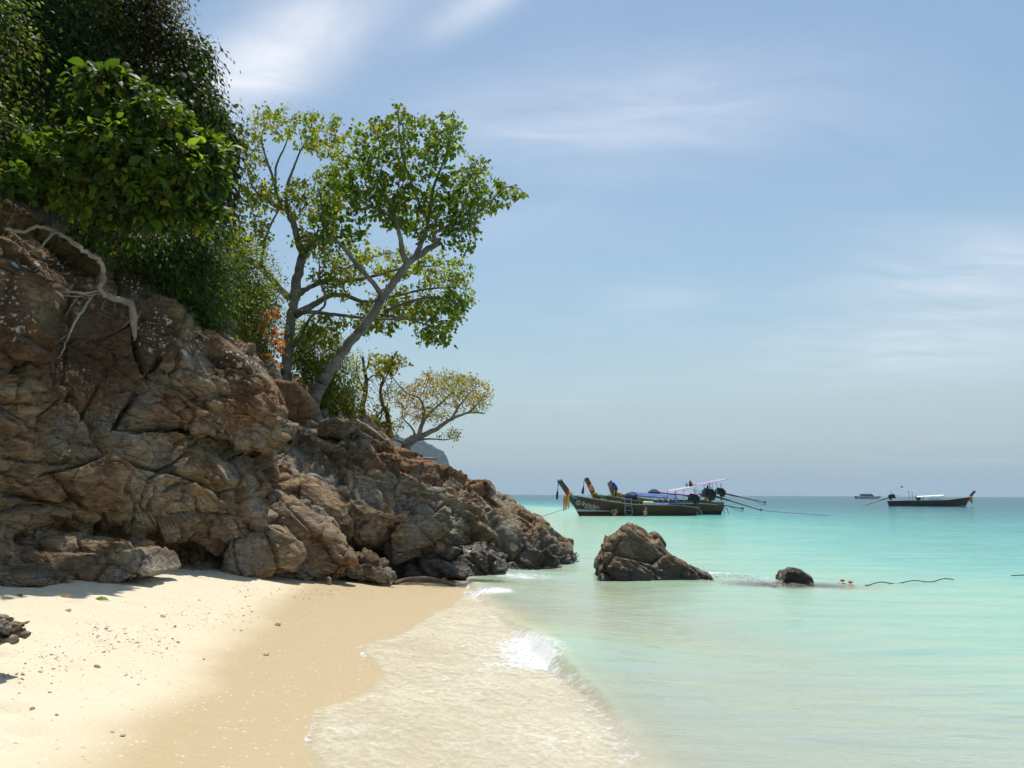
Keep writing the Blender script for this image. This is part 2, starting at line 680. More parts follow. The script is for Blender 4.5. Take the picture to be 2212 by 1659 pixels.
# -- sea
_SWY = np.array([-60, 0, 4.2, 4.6, 5.2, 5.9, 6.6, 7.3, 8.1, 8.5, 9.2, 10.2, 12, 14.2, 17, 40])
_SWD = np.array([2.4, 2.15, 2.05, 2.0, 2.1, 2.08, 1.85, 1.75, 1.98, 1.9, 1.62, 1.42, .9, .42, .12, .1])


def swash_edge(x, y):
    p = np.stack((x, y, np.zeros_like(x)), 1)
    return np.interp(y, _SWY, _SWD) + 0.10 * gnoise(p * 1.3, 31) + 0.05 * gnoise(p * 3.3, 32) + 0.02 * gnoise(p * 9.0, 33)


def crest_amp(y):
    return np.interp(y, [0, 3.5, 5, 6.3, 7.6, 8.8, 9.8, 10.8, 12.0, 13.2, 14.6, 16.5, 18, 20, 30], [.015, .025, .04, .06, .11, .185, .13, .07, .05, .09, .12, .09, .05, .03, .02])


def crest_d(y):
    return 0.08 + 0.12 * np.sin(y * 0.55 + 0.6) + 0.05 * np.sin(y * 1.7)


def sea_z(x, y):
    d = inland(x, y)
    p = np.stack((x, y, np.zeros_like(x)), 1)
    r = np.hypot(x, y)
    q = d - crest_d(y)
    A = crest_amp(y)
    wave = np.where(q < 0, A * np.exp(-(q / 1.25) ** 2), A * np.exp(-(q / 0.16) ** 2))
    q2 = d + 4.1 + 0.5 * np.sin(y * 0.3)
    wave += 0.035 * np.exp(-(q2 / 1.3) ** 2) * np.clip(1 - (y - 30) / 20, 0, 1)
    # a surge swelling over the reef by the sea rock
    wave += 0.10 * np.exp(-((x - 4.2) / 1.9) ** 2 - ((y - 17.0) / 0.75) ** 2)
    wave += 0.10 * np.exp(-((x - 0.2) / 1.3) ** 2 - ((y - 17.2) / 0.6) ** 2)
    off = np.clip(-d / 1.5, 0, 1)
    g = np.array((0.55, 1.9, 1.0))
    rp = 0.020 * gnoise(p * g * 0.55 + 3.1, 41) + 0.014 * gnoise(p * g * 1.3, 42) + 0.008 * gnoise(p * g * 2.9, 43) + 0.0045 * gnoise(p * g * 6.5, 44)
    rp += 0.055 * gnoise(p * g * 0.17, 45) * np.clip((r - 14) / 20, 0, 1)
    rp *= 1.5 * np.clip(1.15 - r / 120, 0.15, 1)
    # landward of the crest the thin sheet is fretted by small ripples
    rp2 = 0.0025 * gnoise(p * np.array((4.0, 7.0, 1)), 46)
    z = wave + rp * (0.25 + 0.75 * off) + rp2 * np.clip(d * 3, 0, 1)
    return z, d, q


def sea_material():
    m, nt = new_mat('sea_water')
    out = nt.new('ShaderNodeOutputMaterial')
    geo = nt.new('ShaderNodeNewGeometry').outputs['Position']
    depth = nt.new('ShaderNodeAttribute', attribute_name='depth').outputs['Fac']
    foam = nt.new('ShaderNodeAttribute', attribute_name='foam').outputs['Fac']
    # colour the water column gives, by depth over white sand
    lg = nt.math('MULTIPLY', nt.math('LOGARITHM', nt.math('ADD', depth, 0.1), 10.0), 0.3333)
    lg = nt.math('ADD', lg, 0.3333, clamp=True)          # 0.1 m -> 0, 1 m -> .35, 10 m -> .67
    patch = nt.noise(nt.mapping(geo, scale=(1.0, 1.0, 1.0)), 0.11, 3.0, 0.5)
    lg = nt.math('ADD', lg, nt.math('MULTIPLY', nt.math('SUBTRACT', patch, 0.5), nt.math('MULTIPLY', lg, 0.34)))
    streak = nt.noise(nt.mapping(geo, scale=(0.30, 1.5, 1.0), rot=(0, 0, rad(9))), 1.5, 5.0, 0.62, 0.5)
    lg = nt.math('ADD', lg, nt.math('MULTIPLY', nt.math('SUBTRACT', streak, 0.5), 0.17))
    col = nt.ramp(lg, [(0.0, (0.60, 0.64, 0.40)), (0.12, (0.51, 0.61, 0.425)), (0.20, (0.35, 0.57, 0.415)), (0.28, (0.19, 0.47, 0.375)), (0.36, (0.082, 0.335, 0.30)), (0.44, (0.042, 0.25, 0.245)),
                       (0.54, (0.024, 0.165, 0.185)), (0.68, (0.018, 0.11, 0.14)), (0.85, (0.015, 0.092, 0.125)), (1.0, (0.014, 0.088, 0.12))])
    fac = nt.math('SUBTRACT', 1.0, nt.math('POWER', 2.718, nt.math('MULTIPLY', depth, -8.0)))
    g1 = nt.mapping(geo, scale=(0.42, 1.7, 1.0), rot=(0, 0, rad(8)))
    w1 = nt.noise(g1, 2.0, 5.0, 0.6, 0.6)
    w2 = nt.noise(g1, 7.0, 3.0, 0.6, 0.4)
    w3 = nt.noise(nt.mapping(geo, scale=(0.35, 1.0, 1.0)), 0.22, 4.0, 0.6)
    hgt = nt.math('ADD', nt.math('MULTIPLY', w1, 0.6), nt.math('MULTIPLY', w2, 0.16))
    hgt = nt.math('ADD', hgt, nt.math('MULTIPLY', w3, 1.5))
    bp = nt.new('ShaderNodeBump', ins={'Strength': 0.46, 'Distance': 0.12, 'Height': hgt})
    soft = nt.new('ShaderNodeBump', ins={'Strength': 0.48, 'Distance': 0.12, 'Height': hgt})
    diff = nt.new('ShaderNodeBsdfDiffuse', ins={'Color': col, 'Normal': soft.outputs[0]})
    tr = nt.new('ShaderNodeBsdfTransparent', ins={'Color': (0.99, 1.0, 0.985, 1)})
    body = nt.new('ShaderNodeMixShader', ins={0: fac, 1: tr.outputs[0], 2: diff.outputs[0]})
    # foam
    f1 = nt.noise(geo, 26.0, 4.0, 0.7)
    f2 = nt.noise(geo, 6.0, 4.0, 0.6, 1.2)
    ff = smooth_fac(nt, nt.math('ADD', foam, nt.math('MULTIPLY', nt.math('ADD', f1, f2), 0.85)), 1.05, 1.45)
    milk = nt.new('ShaderNodeAttribute', attribute_name='milk').outputs['Fac']
    mk = nt.new('ShaderNodeBsdfDiffuse', ins={'Color': (0.75, 0.685, 0.535, 1)})
    mfac = nt.math('MULTIPLY', milk, nt.math('MULTIPLY_ADD', smooth_fac(nt, nt.math('MULTIPLY', nt.math('ADD', f1, f2), 0.5), 0.35, 0.65), 0.5, 0.4))
    body = nt.new('ShaderNodeMixShader', ins={0: mfac, 1: body.outputs[0], 2: mk.outputs[0]})
    fo = nt.new('ShaderNodeBsdfDiffuse', ins={'Color': (0.70, 0.72, 0.72, 1)})
    fo2 = nt.new('ShaderNodeMixShader', ins={0: ff, 1: body.outputs[0], 2: fo.outputs[0]})
    gl = nt.new('ShaderNodeBsdfGlossy', ins={'Roughness': 0.09, 'Normal': bp.outputs[0], 'Color': (1, 1, 1, 1)})
    fr = nt.new('ShaderNodeFresnel', ins={'IOR': 1.33, 'Normal': bp.outputs[0]})
    fk = nt.math('MULTIPLY', fr.outputs[0], nt.math('MULTIPLY_ADD', ff, -0.4, 0.55))
    thin = nt.new('ShaderNodeAttribute', attribute_name='thin').outputs['Fac']
    fk = nt.math('MULTIPLY', nt.math('MINIMUM', fk, 0.42), thin)
    mx = nt.new('ShaderNodeMixShader', ins={0: fk, 1: fo2.outputs[0], 2: gl.outputs[0]})
    nt.link(mx.outputs[0], out.inputs[0])
    return m


def build_sea():
    r = np.concatenate((np.linspace(0.5, 3.4, 14), np.geomspace(3.5, 26, 380), np.geomspace(26.5, 200, 110), np.geomspace(210, 10500, 40)))
    x, y, f = polar_grid(r, angles(430))
    gz = ground_h(x, y) + sand_detail(x, y)
    z, d, q = sea_z(x, y)
    edge = swash_edge(x, y)
    t = (edge - d)
    film = 0.016 * np.clip(t / 0.10, -1.5, 1)
    ripple = z
    sheet = gz + film
    up = np.clip((d + 0.15) / 0.5, 0, 1)
    zz = np.where(d > -0.4, np.maximum(ripple * np.clip(1 - (d - 0.25) / 0.5, 0, 1) - 0.3 * np.clip(d - 0.3, 0, 9), sheet), ripple)
    zz = np.where(t < 0, sheet, zz)
    depth = np.clip(zz - gz, 0.0, None)
    depth = np.where(d < 0, np.maximum(depth, -gz * 0.9), depth)
    p = np.stack((x, y, np.zeros_like(x)), 1)
    foam = np.zeros(len(x))
    # bubbly line at the run-up limit, torn foam where the waves break
    foam += 0.42 * np.exp(-((t - 0.02) / 0.028) ** 2) * sstep(-0.1, 0.35, gnoise(p * 0.9, 51)) * (y < 20)
    sheetm = np.clip(d / 0.3, 0, 1) * (t > 0)
    milk = np.clip((d + 0.1) / 0.4, 0, 1) * np.clip(t / 0.10, 0, 1) * np.clip(0.8 + 0.5 * fbm(p * 0.9, 2, seed=53), 0.25, 1)
    foam += sheetm * (0.10 + 0.16 * fbm(p * 1.2, 3, seed=52))
    for (bx, by, sx, sy, a) in ((0.26, 8.7, 0.28, 0.5, 0.48), (0.08, 9.5, 0.35, 0.5, 0.34), (-0.05, 8.3, 0.5, 0.45, 0.24), (-0.25, 14.0, 0.35, 0.45, 0.75), (0.1, 16.6, 0.8, 0.35, 0.55),
                                (3.9, 17.1, 0.9, 0.45, 0.55), (5.6, 16.6, 0.9, 0.3, 0.35), (0.62, 7.0, 0.10, 0.9, 0.18), (0.82, 5.4, 0.1, 0.9, 0.14)):
        foam += a * np.exp(-((x - bx) / sx) ** 2 - ((y - by) / sy) ** 2)
    foam += 0.28 * np.exp(-((q - 0.14) / 0.10) ** 2) * sstep(-0.25, 0.3, gnoise(p * np.array((1.5, 1.5, 1)), 55)) * ((y > 3) & (y < 16))  # pale foam strip along the crest, painted in for its bright caustic lines
    reef = np.exp(-((x - 5.2) / 1.55) ** 4 - ((y - 15.85) / 0.55) ** 4)
    depth *= 1 - 0.985 * reef
    keep = (t > -0.25)
    fk = keep[f].any(1) & (d[f].min(1) < 3.0)
    f = f[fk]
    used = np.unique(f)
    remap = np.full(len(x), -1)
    remap[used] = np.arange(len(used))
    v = np.stack((x, y, zz), 1)[used]
    me = fast_mesh('sea', v, remap[f], smooth=True, attrs={'depth': depth[used], 'foam': foam[used], 'milk': milk[used], 'thin': (np.clip(t / 0.10, 0, 1) * np.interp(d, [-0.4, 0.35], [1, 0.22]))[used]})
    add_obj('sea', me, sea_material(), kind='structure', label='clear turquoise sea shoaling over pale sand')


build_sea()
# ------------------------------------------------------------------ cliff and headland
def attr_color(nt, name):
    a = nt.new('ShaderNodeAttribute', attribute_name=name)
    s = nt.new('ShaderNodeSeparateColor', ins={0: a.outputs['Color']})
    return s.outputs[0], s.outputs[1], s.outputs[2]


def rock_material():
    m, nt = new_mat('rock')
    out = nt.new('ShaderNodeOutputMaterial')
    geo = nt.new('ShaderNodeNewGeometry').outputs['Position']
    rust, lichen, wet = attr_color(nt, 'zone')
    crust_shade = nt.new('ShaderNodeAttribute', attribute_name='crust_shade').outputs['Fac']
    st = nt.mapping(geo, scale=(0.8, 0.8, 2.4), rot=(rad(10), rad(35), 0))
    n1 = nt.noise(geo, 0.9, 6.0, 0.62, 0.4)
    n2 = nt.noise(st, 3.2, 6.0, 0.65, 0.8)
    n3 = nt.noise(geo, 14.0, 5.0, 0.7)
    n4 = nt.noise(nt.mapping(geo, loc=(7, 3, 1)), 1.7, 5.0, 0.6, 0.6)
    base = nt.ramp(n2, [(0.25, (0.085, 0.062, 0.042)), (0.42, (0.19, 0.124, 0.066)), (0.55, (0.30, 0.205, 0.115)), (0.72, (0.44, 0.335, 0.215))])
    grey = nt.ramp(n3, [(0.3, (0.13, 0.112, 0.088)), (0.68, (0.44, 0.395, 0.325))])
    col = nt.mix(nt.math('MULTIPLY', smooth_fac(nt, n1, 0.45, 0.60), 0.8), base, grey)
    # iron stain
    rf = nt.math('MULTIPLY', smooth_fac(nt, nt.math('ADD', n4, nt.math('MULTIPLY', rust, 0.40)), 0.55, 0.78), 0.82)
    rc = nt.ramp(n3, [(0.3, (0.14, 0.062, 0.030)), (0.6, (0.32, 0.165, 0.078)), (0.8, (0.45, 0.27, 0.13))])
    col = nt.mix(rf, col, rc)
    # dark weathered crust
    n5 = nt.noise(nt.mapping(geo, loc=(2, 9, 4)), 2.3, 6.0, 0.65, 0.3)
    col = nt.mix(nt.math('MULTIPLY', smooth_fac(nt, n5, 0.54, 0.72), 0.62), col, (0.055, 0.040, 0.032))
    # brown-black rock crust, with shade on the left face and in caves painted in
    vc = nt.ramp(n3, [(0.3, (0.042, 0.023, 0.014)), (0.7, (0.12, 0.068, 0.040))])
    col = nt.mix(nt.math('MULTIPLY', smooth_fac(nt, nt.math('ADD', crust_shade, nt.math('MULTIPLY', nt.math('SUBTRACT', n1, 0.5), 0.9)), 0.25, 0.75), 0.8), col, vc)
    # wet, algae-dark foot
    col = nt.mix(nt.math('MULTIPLY', wet, 0.86), col, (0.040, 0.030, 0.020))
    # white lichen crusts
    vor = nt.new('ShaderNodeTexVoronoi', ins={'Vector': geo, 'Scale': 7.5, 'Randomness': 1.0})
    vor2 = nt.new('ShaderNodeTexVoronoi', ins={'Vector': geo, 'Scale': 17.0, 'Randomness': 1.0})
    sc = nt.new('ShaderNodeSeparateColor', ins={0: vor.outputs['Color']})
    sc2 = nt.new('ShaderNodeSeparateColor', ins={0: vor2.outputs['Color']})
    rad1 = nt.math('MULTIPLY', nt.math('MULTIPLY', sc.outputs[0], sc.outputs[0]), 0.5)
    rad2 = nt.math('MULTIPLY', sc2.outputs[0], 0.42)
    edge = nt.math('MULTIPLY', nt.math('SUBTRACT', n3, 0.5), 0.95)
    l1 = smooth_fac(nt, nt.math('SUBTRACT', nt.math('ADD', rad1, edge), vor.outputs['Distance']), -0.02, 0.03)
    l2 = smooth_fac(nt, nt.math('SUBTRACT', nt.math('ADD', rad2, edge), vor2.outputs['Distance']), -0.02, 0.05)
    lm = nt.math('MAXIMUM', l1, l2)
    lm = nt.math('MULTIPLY', lm, smooth_fac(nt, nt.math('ADD', lichen, nt.math('MULTIPLY', nt.math('SUBTRACT', n4, 0.5), 1.1)), 0.42, 0.62))
    col = nt.mix(nt.math('MULTIPLY', lm, 0.9), col, (0.58, 0.59, 0.55))
    vf = nt.new('ShaderNodeTexVoronoi', feature='DISTANCE_TO_EDGE', ins={'Vector': st, 'Scale': 4.2, 'Randomness': 1.0})
    crack = smooth_fac(nt, vf.outputs['Distance'], 0.0, 0.05)
    h = nt.math('ADD', nt.math('MULTIPLY', n3, 0.7), nt.math('MULTIPLY', n2, 1.0))
    h = nt.math('ADD', h, nt.math('MULTIPLY', crack, 0.35))
    h = nt.math('ADD', h, nt.math('MULTIPLY', nt.noise(geo, 45.0, 3.0, 0.7), 0.25))
    bp = nt.new('ShaderNodeBump', ins={'Strength': 0.9, 'Distance': 0.07, 'Height': h})
    rough = nt.math('MULTIPLY_ADD', wet, -0.55, 0.88)
    b = nt.new('ShaderNodeBsdfPrincipled', ins={'Base Color': col, 'Roughness': rough, 'Specular IOR Level': nt.math('MULTIPLY_ADD', wet, 0.3, 0.2), 'Normal': bp.outputs[0]})
    nt.link(b.outputs[0], out.inputs[0])
    return m


ROCK = rock_material()
DIP = np.array(((0.80, 0.0, -0.60), (0.0, 1.0, 0.0), (0.60, 0.0, 0.80)))     # bedding dips down to the right

RUST_AT = [(640, 840, 60, 26, .9), (870, 985, 90, 40, 1.0), (960, 1020, 90, 25, .8), (560, 1000, 60, 50, .5), (450, 730, 70, 50, .5), (330, 900, 60, 30, .6), (200, 800, 160, 110, .45),
           (520, 880, 60, 60, .9), (1010, 1060, 70, 30, .6), (700, 960, 50, 30, .4), (780, 1215, 60, 30, .5), (1450, 1215, 80, 40, .8), (40, 700, 50, 60, .6), (130, 1250, 90, 20, .5), (620, 860, 50, 40, 1.0)]
LICHEN_AT = [(340, 720, 55, 70, 1.0), (290, 600, 50, 60, .75), (20, 640, 40, 110, 1.0), (100, 570, 80, 30, .7), (415, 745, 30, 40, 1.0), (530, 790, 50, 45, .8), (440, 830, 40, 40, .5), (60, 690, 40, 40, .6), (505, 770, 60, 30, .7)]
WET_AT = [(960, 1215, 110, 34, .9), (1080, 1220, 90, 30, .8), (1190, 1205, 60, 26, .8), (1040, 1170, 60, 40, .5), (880, 1240, 60, 15, .6), (800, 1245, 60, 10, .3)]


CRUST_SHADE_AT = [(60, 250, 330, 260, 1.0), (-300, 300, 300, 400, 1.0), (330, 330, 120, 160, 1.0), (200, 750, 150, 130, 1.15), (30, 690, 60, 150, .8), (345, 715, 60, 85, .9), (500, 790, 80, 50, .75), (120, 580, 130, 60, .9), (530, 850, 50, 60, .5), (280, 610, 60, 60, .7), (120, 1220, 170, 50, .55), (400, 1190, 120, 40, .6), (800, 1200, 60, 40, .7), (1100, 1190, 90, 50, .45), (1390, 1200, 90, 60, .35), (0, 900, 60, 60, .4)]  # dark crusted rock and ground behind leaves, plus painted shade of overhang and recesses


def crust_shade_attr(v):
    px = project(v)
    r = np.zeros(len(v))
    for (u, w, ru, rw, a) in CRUST_SHADE_AT:
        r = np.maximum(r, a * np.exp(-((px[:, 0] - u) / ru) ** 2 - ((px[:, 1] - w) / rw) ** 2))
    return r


def zone_attr(v):
    px = project(v)

    def acc(lst):
        r = np.zeros(len(v))
        for (u, w, ru, rw, a) in lst:
            r = np.maximum(r, a * np.exp(-((px[:, 0] - u) / ru) ** 2 - ((px[:, 1] - w) / rw) ** 2))
        return r
    rust, lich, wet = acc(RUST_AT), acc(LICHEN_AT), acc(WET_AT)
    sea = inland(v[:, 0], v[:, 1]) < 1.6
    line = 0.30 + 0.22 * gnoise(v * 1.7, 71)
    wet = np.maximum(wet, np.where(sea, sstep(line + 0.25, line - 0.2, v[:, 2]), 0))
    return np.stack((rust, lich, wet), 1)


CRACKS = [([(345, 770), (327, 802), (314, 823), (280, 872), (247, 920)], 5, .30), ([(247, 922), (300, 931), (350, 926), (403, 930), (450, 926)], 5, .28),
          ([(272, 995), (345, 1017), (411, 1037), (472, 1062), (500, 1085)], 4.5, .26), ([(472, 1073), (517, 1120), (530, 1150)], 4, .16),
          ([(0, 1070), (56, 1070), (139, 1098), (172, 1076)], 5, .22), ([(290, 655), (288, 700), (296, 755), (310, 800)], 5, .26), ([(0, 880), (60, 885), (140, 930), (200, 950)], 4, .14),
          ([(451, 846), (480, 850), (514, 855), (560, 845)], 4, .16), ([(483, 779), (500, 815), (514, 853)], 4.5, .2), ([(440, 930), (500, 945), (560, 950), (590, 945)], 6, .3),
          ([(587, 937), (660, 972), (716, 1010), (744, 1045), (768, 1101), (772, 1120)], 4, .22), ([(640, 950), (700, 985), (740, 1005), (800, 1020)], 4, .18),
          ([(841, 985), (868, 1004), (912, 1018)], 6, .30), ([(690, 960), (720, 985), (735, 1000)], 5, .22), ([(600, 1040), (660, 1035), (685, 1060), (737, 1085), (770, 1105)], 3.5, .12),
          ([(830, 1130), (900, 1140), (960, 1128), (1030, 1160)], 4, .18), ([(870, 1060), (930, 1075), (1000, 1110), (1060, 1150)], 4, .18), ([(950, 1040), (1000, 1075), (1050, 1090)], 4, .18),
          ([(1040, 1100), (1080, 1150), (1110, 1200)], 4, .18), ([(1090, 1110), (1140, 1160), (1180, 1205)], 4, .15), ([(880, 1190), (930, 1150), (990, 1170), (1010, 1230)], 5, .2),
          ([(150, 680), (150, 760), (130, 830)], 3, .06), ([(40, 560), (50, 640), (58, 760), (20, 830)], 5, .22), ([(60, 560), (130, 590), (210, 590)], 4, .12), ([(0, 990), (80, 1000), (160, 985)], 4, .12),
          ([(160, 1010), (230, 985), (270, 1000)], 4, .15), ([(310, 1040), (300, 1090), (330, 1130)], 3, .1), ([(380, 1040), (420, 1080), (440, 1130)], 3, .12), ([(130, 880), (150, 850), (165, 880)], 3, .1)]


def rock_relief(v, nrm, amp=1.0, fine=1.0, cracks=True):
    """blocky, bedded, cracked rock surface"""
    w = v + 0.06 * np.stack((fbm(v * 1.1, 2, seed=81), fbm(v * 1.1 + 9, 2, seed=82), fbm(v * 1.1 + 19, 2, seed=83)), 1)
    q = w @ DIP.T
    f1, f2, cid, off = voro(q * np.array((0.95, 0.95, 1.7)), 61)
    tilt = np.stack((((cid >> 3) & 255) / 255 - .5, ((cid >> 9) & 255) / 255 - .5, ((cid >> 15) & 255) / 255 - .5), 1)
    disp = 0.17 * (((cid >> 4) & 1023) / 1023 - 0.5) + 0.42 * (off * tilt).sum(1)
    disp -= 0.13 * np.exp(-((f2 - f1) / 0.034) ** 2)
    f1, f2, cid2, off = voro(q * np.array((2.3, 2.3, 5.0)) + 5.3, 62)
    tilt = np.stack((((cid2 >> 3) & 255) / 255 - .5, ((cid2 >> 9) & 255) / 255 - .5, ((cid2 >> 15) & 255) / 255 - .5), 1)
    rough = 0.45 + 0.9 * sstep(-0.15, 0.3, gnoise(v * 0.55, 66))
    disp += rough * (0.10 * (((cid2 >> 4) & 1023) / 1023 - 0.5) + 0.20 * (off * tilt).sum(1) - 0.055 * np.exp(-((f2 - f1) / 0.045) ** 2))
    f1, f2, cid3, off = voro(q * np.array((6.0, 6.0, 12.0)) + 2.1, 63)
    tilt = np.stack((((cid3 >> 3) & 255) / 255 - .5, ((cid3 >> 9) & 255) / 255 - .5, ((cid3 >> 15) & 255) / 255 - .5), 1)
    disp += fine * rough * (0.030 * (((cid3 >> 4) & 1023) / 1023 - 0.5) + 0.07 * (off * tilt).sum(1))
    disp += 0.03 * fbm(w * 2.0, 3, 0.5, 67)
    # bedding ledges and joints: sharp steps along the dip, thin fractures across it
    wob = fbm(v * 0.7, 2, seed=75)
    for fr, am, sd in ((1.9, 0.085, 0), (5.3, 0.036, 3)):
        b = q[:, 2] * fr + 0.8 * wob + sd
        k = np.floor(b)
        on = (np.sin(k * 12.9898 + np.floor(q[:, 0] * 0.7 + 2 * wob) * 4.1) * 43758.5453) % 1.0
        s_ = b - k
        disp += am * (on - 0.15) * (1 - s_) * sstep(0, 0.06, s_) * (0.4 + rough)
    jx = q[:, 0] * 1.15 + 1.3 * wob + 0.35 * q[:, 1]
    disp -= 0.07 * np.exp(-((jx - np.floor(jx) - 0.5) / 0.030) ** 2) * sstep(-0.1, 0.2, gnoise(v * 0.8 + 3, 77))
    disp += fine * rough * (0.030 * fbm(q * np.array((6, 6, 13.0)), 3, 0.6, 68) + 0.02 * np.abs(gnoise(q * np.array((9, 9, 20.0)), 69)))
    if cracks:
        pm = project(v)
        disp *= 1 - 0.62 * np.exp(-((pm[:, 0] - 195) / 105) ** 4 - ((pm[:, 1] - 755) / 120) ** 4)      # the smooth old joint plane
    out = v + nrm * (amp * disp)[:, None]
    if cracks:
        px = project(v)
        px = px + 3.0 * np.stack((gnoise(v * 3.3, 73), gnoise(v * 3.3 + 7, 74)), 1)
        dep = np.zeros(len(v))
        for poly, wd, dp in CRACKS:
            d = seg_dist(px, poly)
            dep = np.maximum(dep, dp * np.exp(-(d / wd) ** 2))
        out -= nrm * dep[:, None]
    return out, cid


# sections through the rock face, left to right: (u, v, depth) up from below the sand, over the top and back
STATIONS = [
    (-900, [(-900, 1500, 5.2), (-900, 1400, 5.3), (-900, 1250, 5.6), (-900, 1100, 5.7), (-900, 950, 5.8), (-900, 800, 5.9), (-900, 650, 6.0), (-900, 450, 6.3), (-900, 300, 7.0), (-900, 200, 9.0), (-950, 100, 16)]),
    (-400, [(-400, 1400, 7.2), (-400, 1310, 7.3), (-400, 1200, 7.6), (-400, 1090, 7.7), (-400, 980, 7.8), (-400, 850, 8.0), (-400, 700, 8.1), (-400, 520, 8.4), (-400, 380, 9.0), (-420, 100, 11), (-450, -400, 14)]),
    (0, [(0, 1310, 8.8), (0, 1262, 8.95), (10, 1180, 9.4), (0, 1090, 9.4), (0, 1000, 9.4), (0, 880, 9.6), (0, 740, 9.75), (0, 600, 10.1), (0, 460, 10.9), (-40, 250, 14.2), (-60, -260, 17.5)]),
    (150, [(150, 1300, 9.8), (150, 1255, 9.95), (150, 1190, 10.6), (150, 1090, 10.2), (150, 990, 10.2), (150, 870, 10.6), (150, 740, 10.95), (160, 630, 11.1), (170, 540, 11.9), (150, 330, 15.2), (120, -150, 18.5)]),
    (300, [(300, 1285, 10.9), (300, 1246, 11.1), (310, 1195, 12.0), (300, 1110, 11.0), (300, 1010, 10.8), (300, 910, 11.1), (300, 790, 11.5), (310, 690, 11.8), (320, 610, 12.4), (315, 430, 15.5), (280, 70, 19)]),
    (420, [(420, 1275, 11.8), (420, 1237, 12.0), (420, 1190, 12.5), (410, 1120, 11.7), (410, 1025, 11.6), (420, 935, 12.05), (430, 860, 11.85), (420, 770, 12.1), (400, 700, 12.8), (390, 540, 15.2), (370, 330, 19)]),
    (500, [(500, 1275, 12.3), (500, 1238, 12.4), (510, 1190, 12.4), (510, 1120, 12.1), (500, 1030, 12.3), (500, 960, 12.9), (510, 880, 12.45), (510, 800, 12.7), (500, 745, 13.3), (490, 690, 16), (480, 600, 22)]),
    (582, [(590, 1275, 12.8), (590, 1238, 12.9), (590, 1190, 12.7), (580, 1110, 12.9), (575, 1030, 13.4), (580, 965, 14.0), (584, 925, 13.1), (582, 865, 13.2), (574, 820, 13.9), (560, 780, 16.5), (545, 720, 23)]),
    (604, [(604, 1275, 12.95), (604, 1238, 13.0), (608, 1185, 12.9), (600, 1105, 13.2), (600, 1040, 14.0), (600, 985, 14.9), (600, 945, 15.7), (600, 915, 16.5), (600, 890, 17.5), (600, 850, 20), (600, 780, 26)]),
    (650, [(640, 1275, 13.1), (640, 1238, 13.2), (650, 1180, 13.1), (640, 1100, 13.7), (640, 1045, 14.3), (640, 990, 15.3), (640, 950, 16.2), (640, 922, 17.2), (640, 902, 18), (640, 870, 21), (640, 810, 27)]),
    (720, [(720, 1275, 13.7), (720, 1242, 13.9), (720, 1195, 14.3), (720, 1120, 14.5), (720, 1060, 14.8), (720, 1010, 15.8), (720, 970, 16.8), (720, 938, 17.8), (720, 915, 19), (720, 890, 22), (720, 850, 28)]),
    (790, [(790, 1275, 15.4), (790, 1240, 16.4), (790, 1200, 17.0), (790, 1165, 15.0), (790, 1085, 15.1), (790, 1030, 15.9), (790, 985, 17.1), (790, 950, 18.3), (790, 925, 19.3), (790, 910, 22), (790, 890, 28)]),
    (850, [(850, 1280, 15.4), (850, 1243, 15.8), (850, 1200, 15.9), (850, 1140, 15.4), (850, 1075, 15.8), (850, 1030, 16.6), (850, 1006, 17.8), (850, 986, 18.9), (850, 976, 19.8), (850, 970, 22), (850, 970, 28)]),
    (960, [(960, 1280, 16), (960, 1242, 16.5), (960, 1190, 16.7), (960, 1130, 17.0), (960, 1080, 17.6), (960, 1048, 18.3), (960, 1034, 19.2), (960, 1022, 20.1), (960, 1015, 21), (960, 1022, 24), (960, 1030, 29)]),
    (1060, [(1060, 1280, 17), (1060, 1238, 17.5), (1060, 1190, 17.9), (1060, 1145, 18.3), (1060, 1110, 19), (1060, 1085, 19.7), (1060, 1073, 20.3), (1060, 1064, 21), (1060, 1062, 21.7), (1060, 1072, 25), (1060, 1110, 29)]),
    (1150, [(1150, 1270, 18), (1150, 1228, 18.7), (1150, 1195, 19.1), (1150, 1170, 19.5), (1150, 1150, 19.9), (1150, 1135, 20.4), (1150, 1124, 20.8), (1150, 1117, 21.3), (1150, 1116, 22), (1150, 1140, 25), (1150, 1200, 27)]),
    (1212, [(1212, 1260, 19.3), (1212, 1224, 19.9), (1212, 1207, 20.2), (1212, 1194, 20.4), (1212, 1184, 20.7), (1212, 1177, 21), (1212, 1171, 21.4), (1212, 1169, 22), (1212, 1178, 23), (1212, 1200, 24.5), (1212, 1240, 25)]),
    (1250, [(1250, 1260, 20.2), (1250, 1240, 20.5), (1250, 1232, 20.6), (1250, 1228, 20.8), (1250, 1226, 21), (1250, 1224, 21.3), (1250, 1224, 21.6), (1250, 1224, 22), (1250, 1228, 22.5), (1250, 1236, 23), (1250, 1250, 24)]),
]


def catmull(pts, x, xq):
    """pts (K,...) at parameters x (K), cubic Hermite with finite-difference tangents"""
    x = np.asarray(x, float)
    m = np.zeros_like(pts)
    m[1:-1] = (pts[2:] - pts[:-2]) / (x[2:] - x[:-2]).reshape((-1,) + (1,) * (pts.ndim - 1))
    m[0] = (pts[1] - pts[0]) / (x[1] - x[0])
    m[-1] = (pts[-1] - pts[-2]) / (x[-1] - x[-2])
    k = np.clip(np.searchsorted(x, xq) - 1, 0, len(x) - 2)
    h = (x[k + 1] - x[k])
    t = (xq - x[k]) / h
    sh = (-1,) + (1,) * (pts.ndim - 1)
    t, h = t.reshape(sh), h.reshape(sh)
    return (2 * t**3 - 3 * t**2 + 1) * pts[k] + (t**3 - 2 * t**2 + t) * h * m[k] + (-2 * t**3 + 3 * t**2) * pts[k + 1] + (t**3 - t**2) * h * m[k + 1]


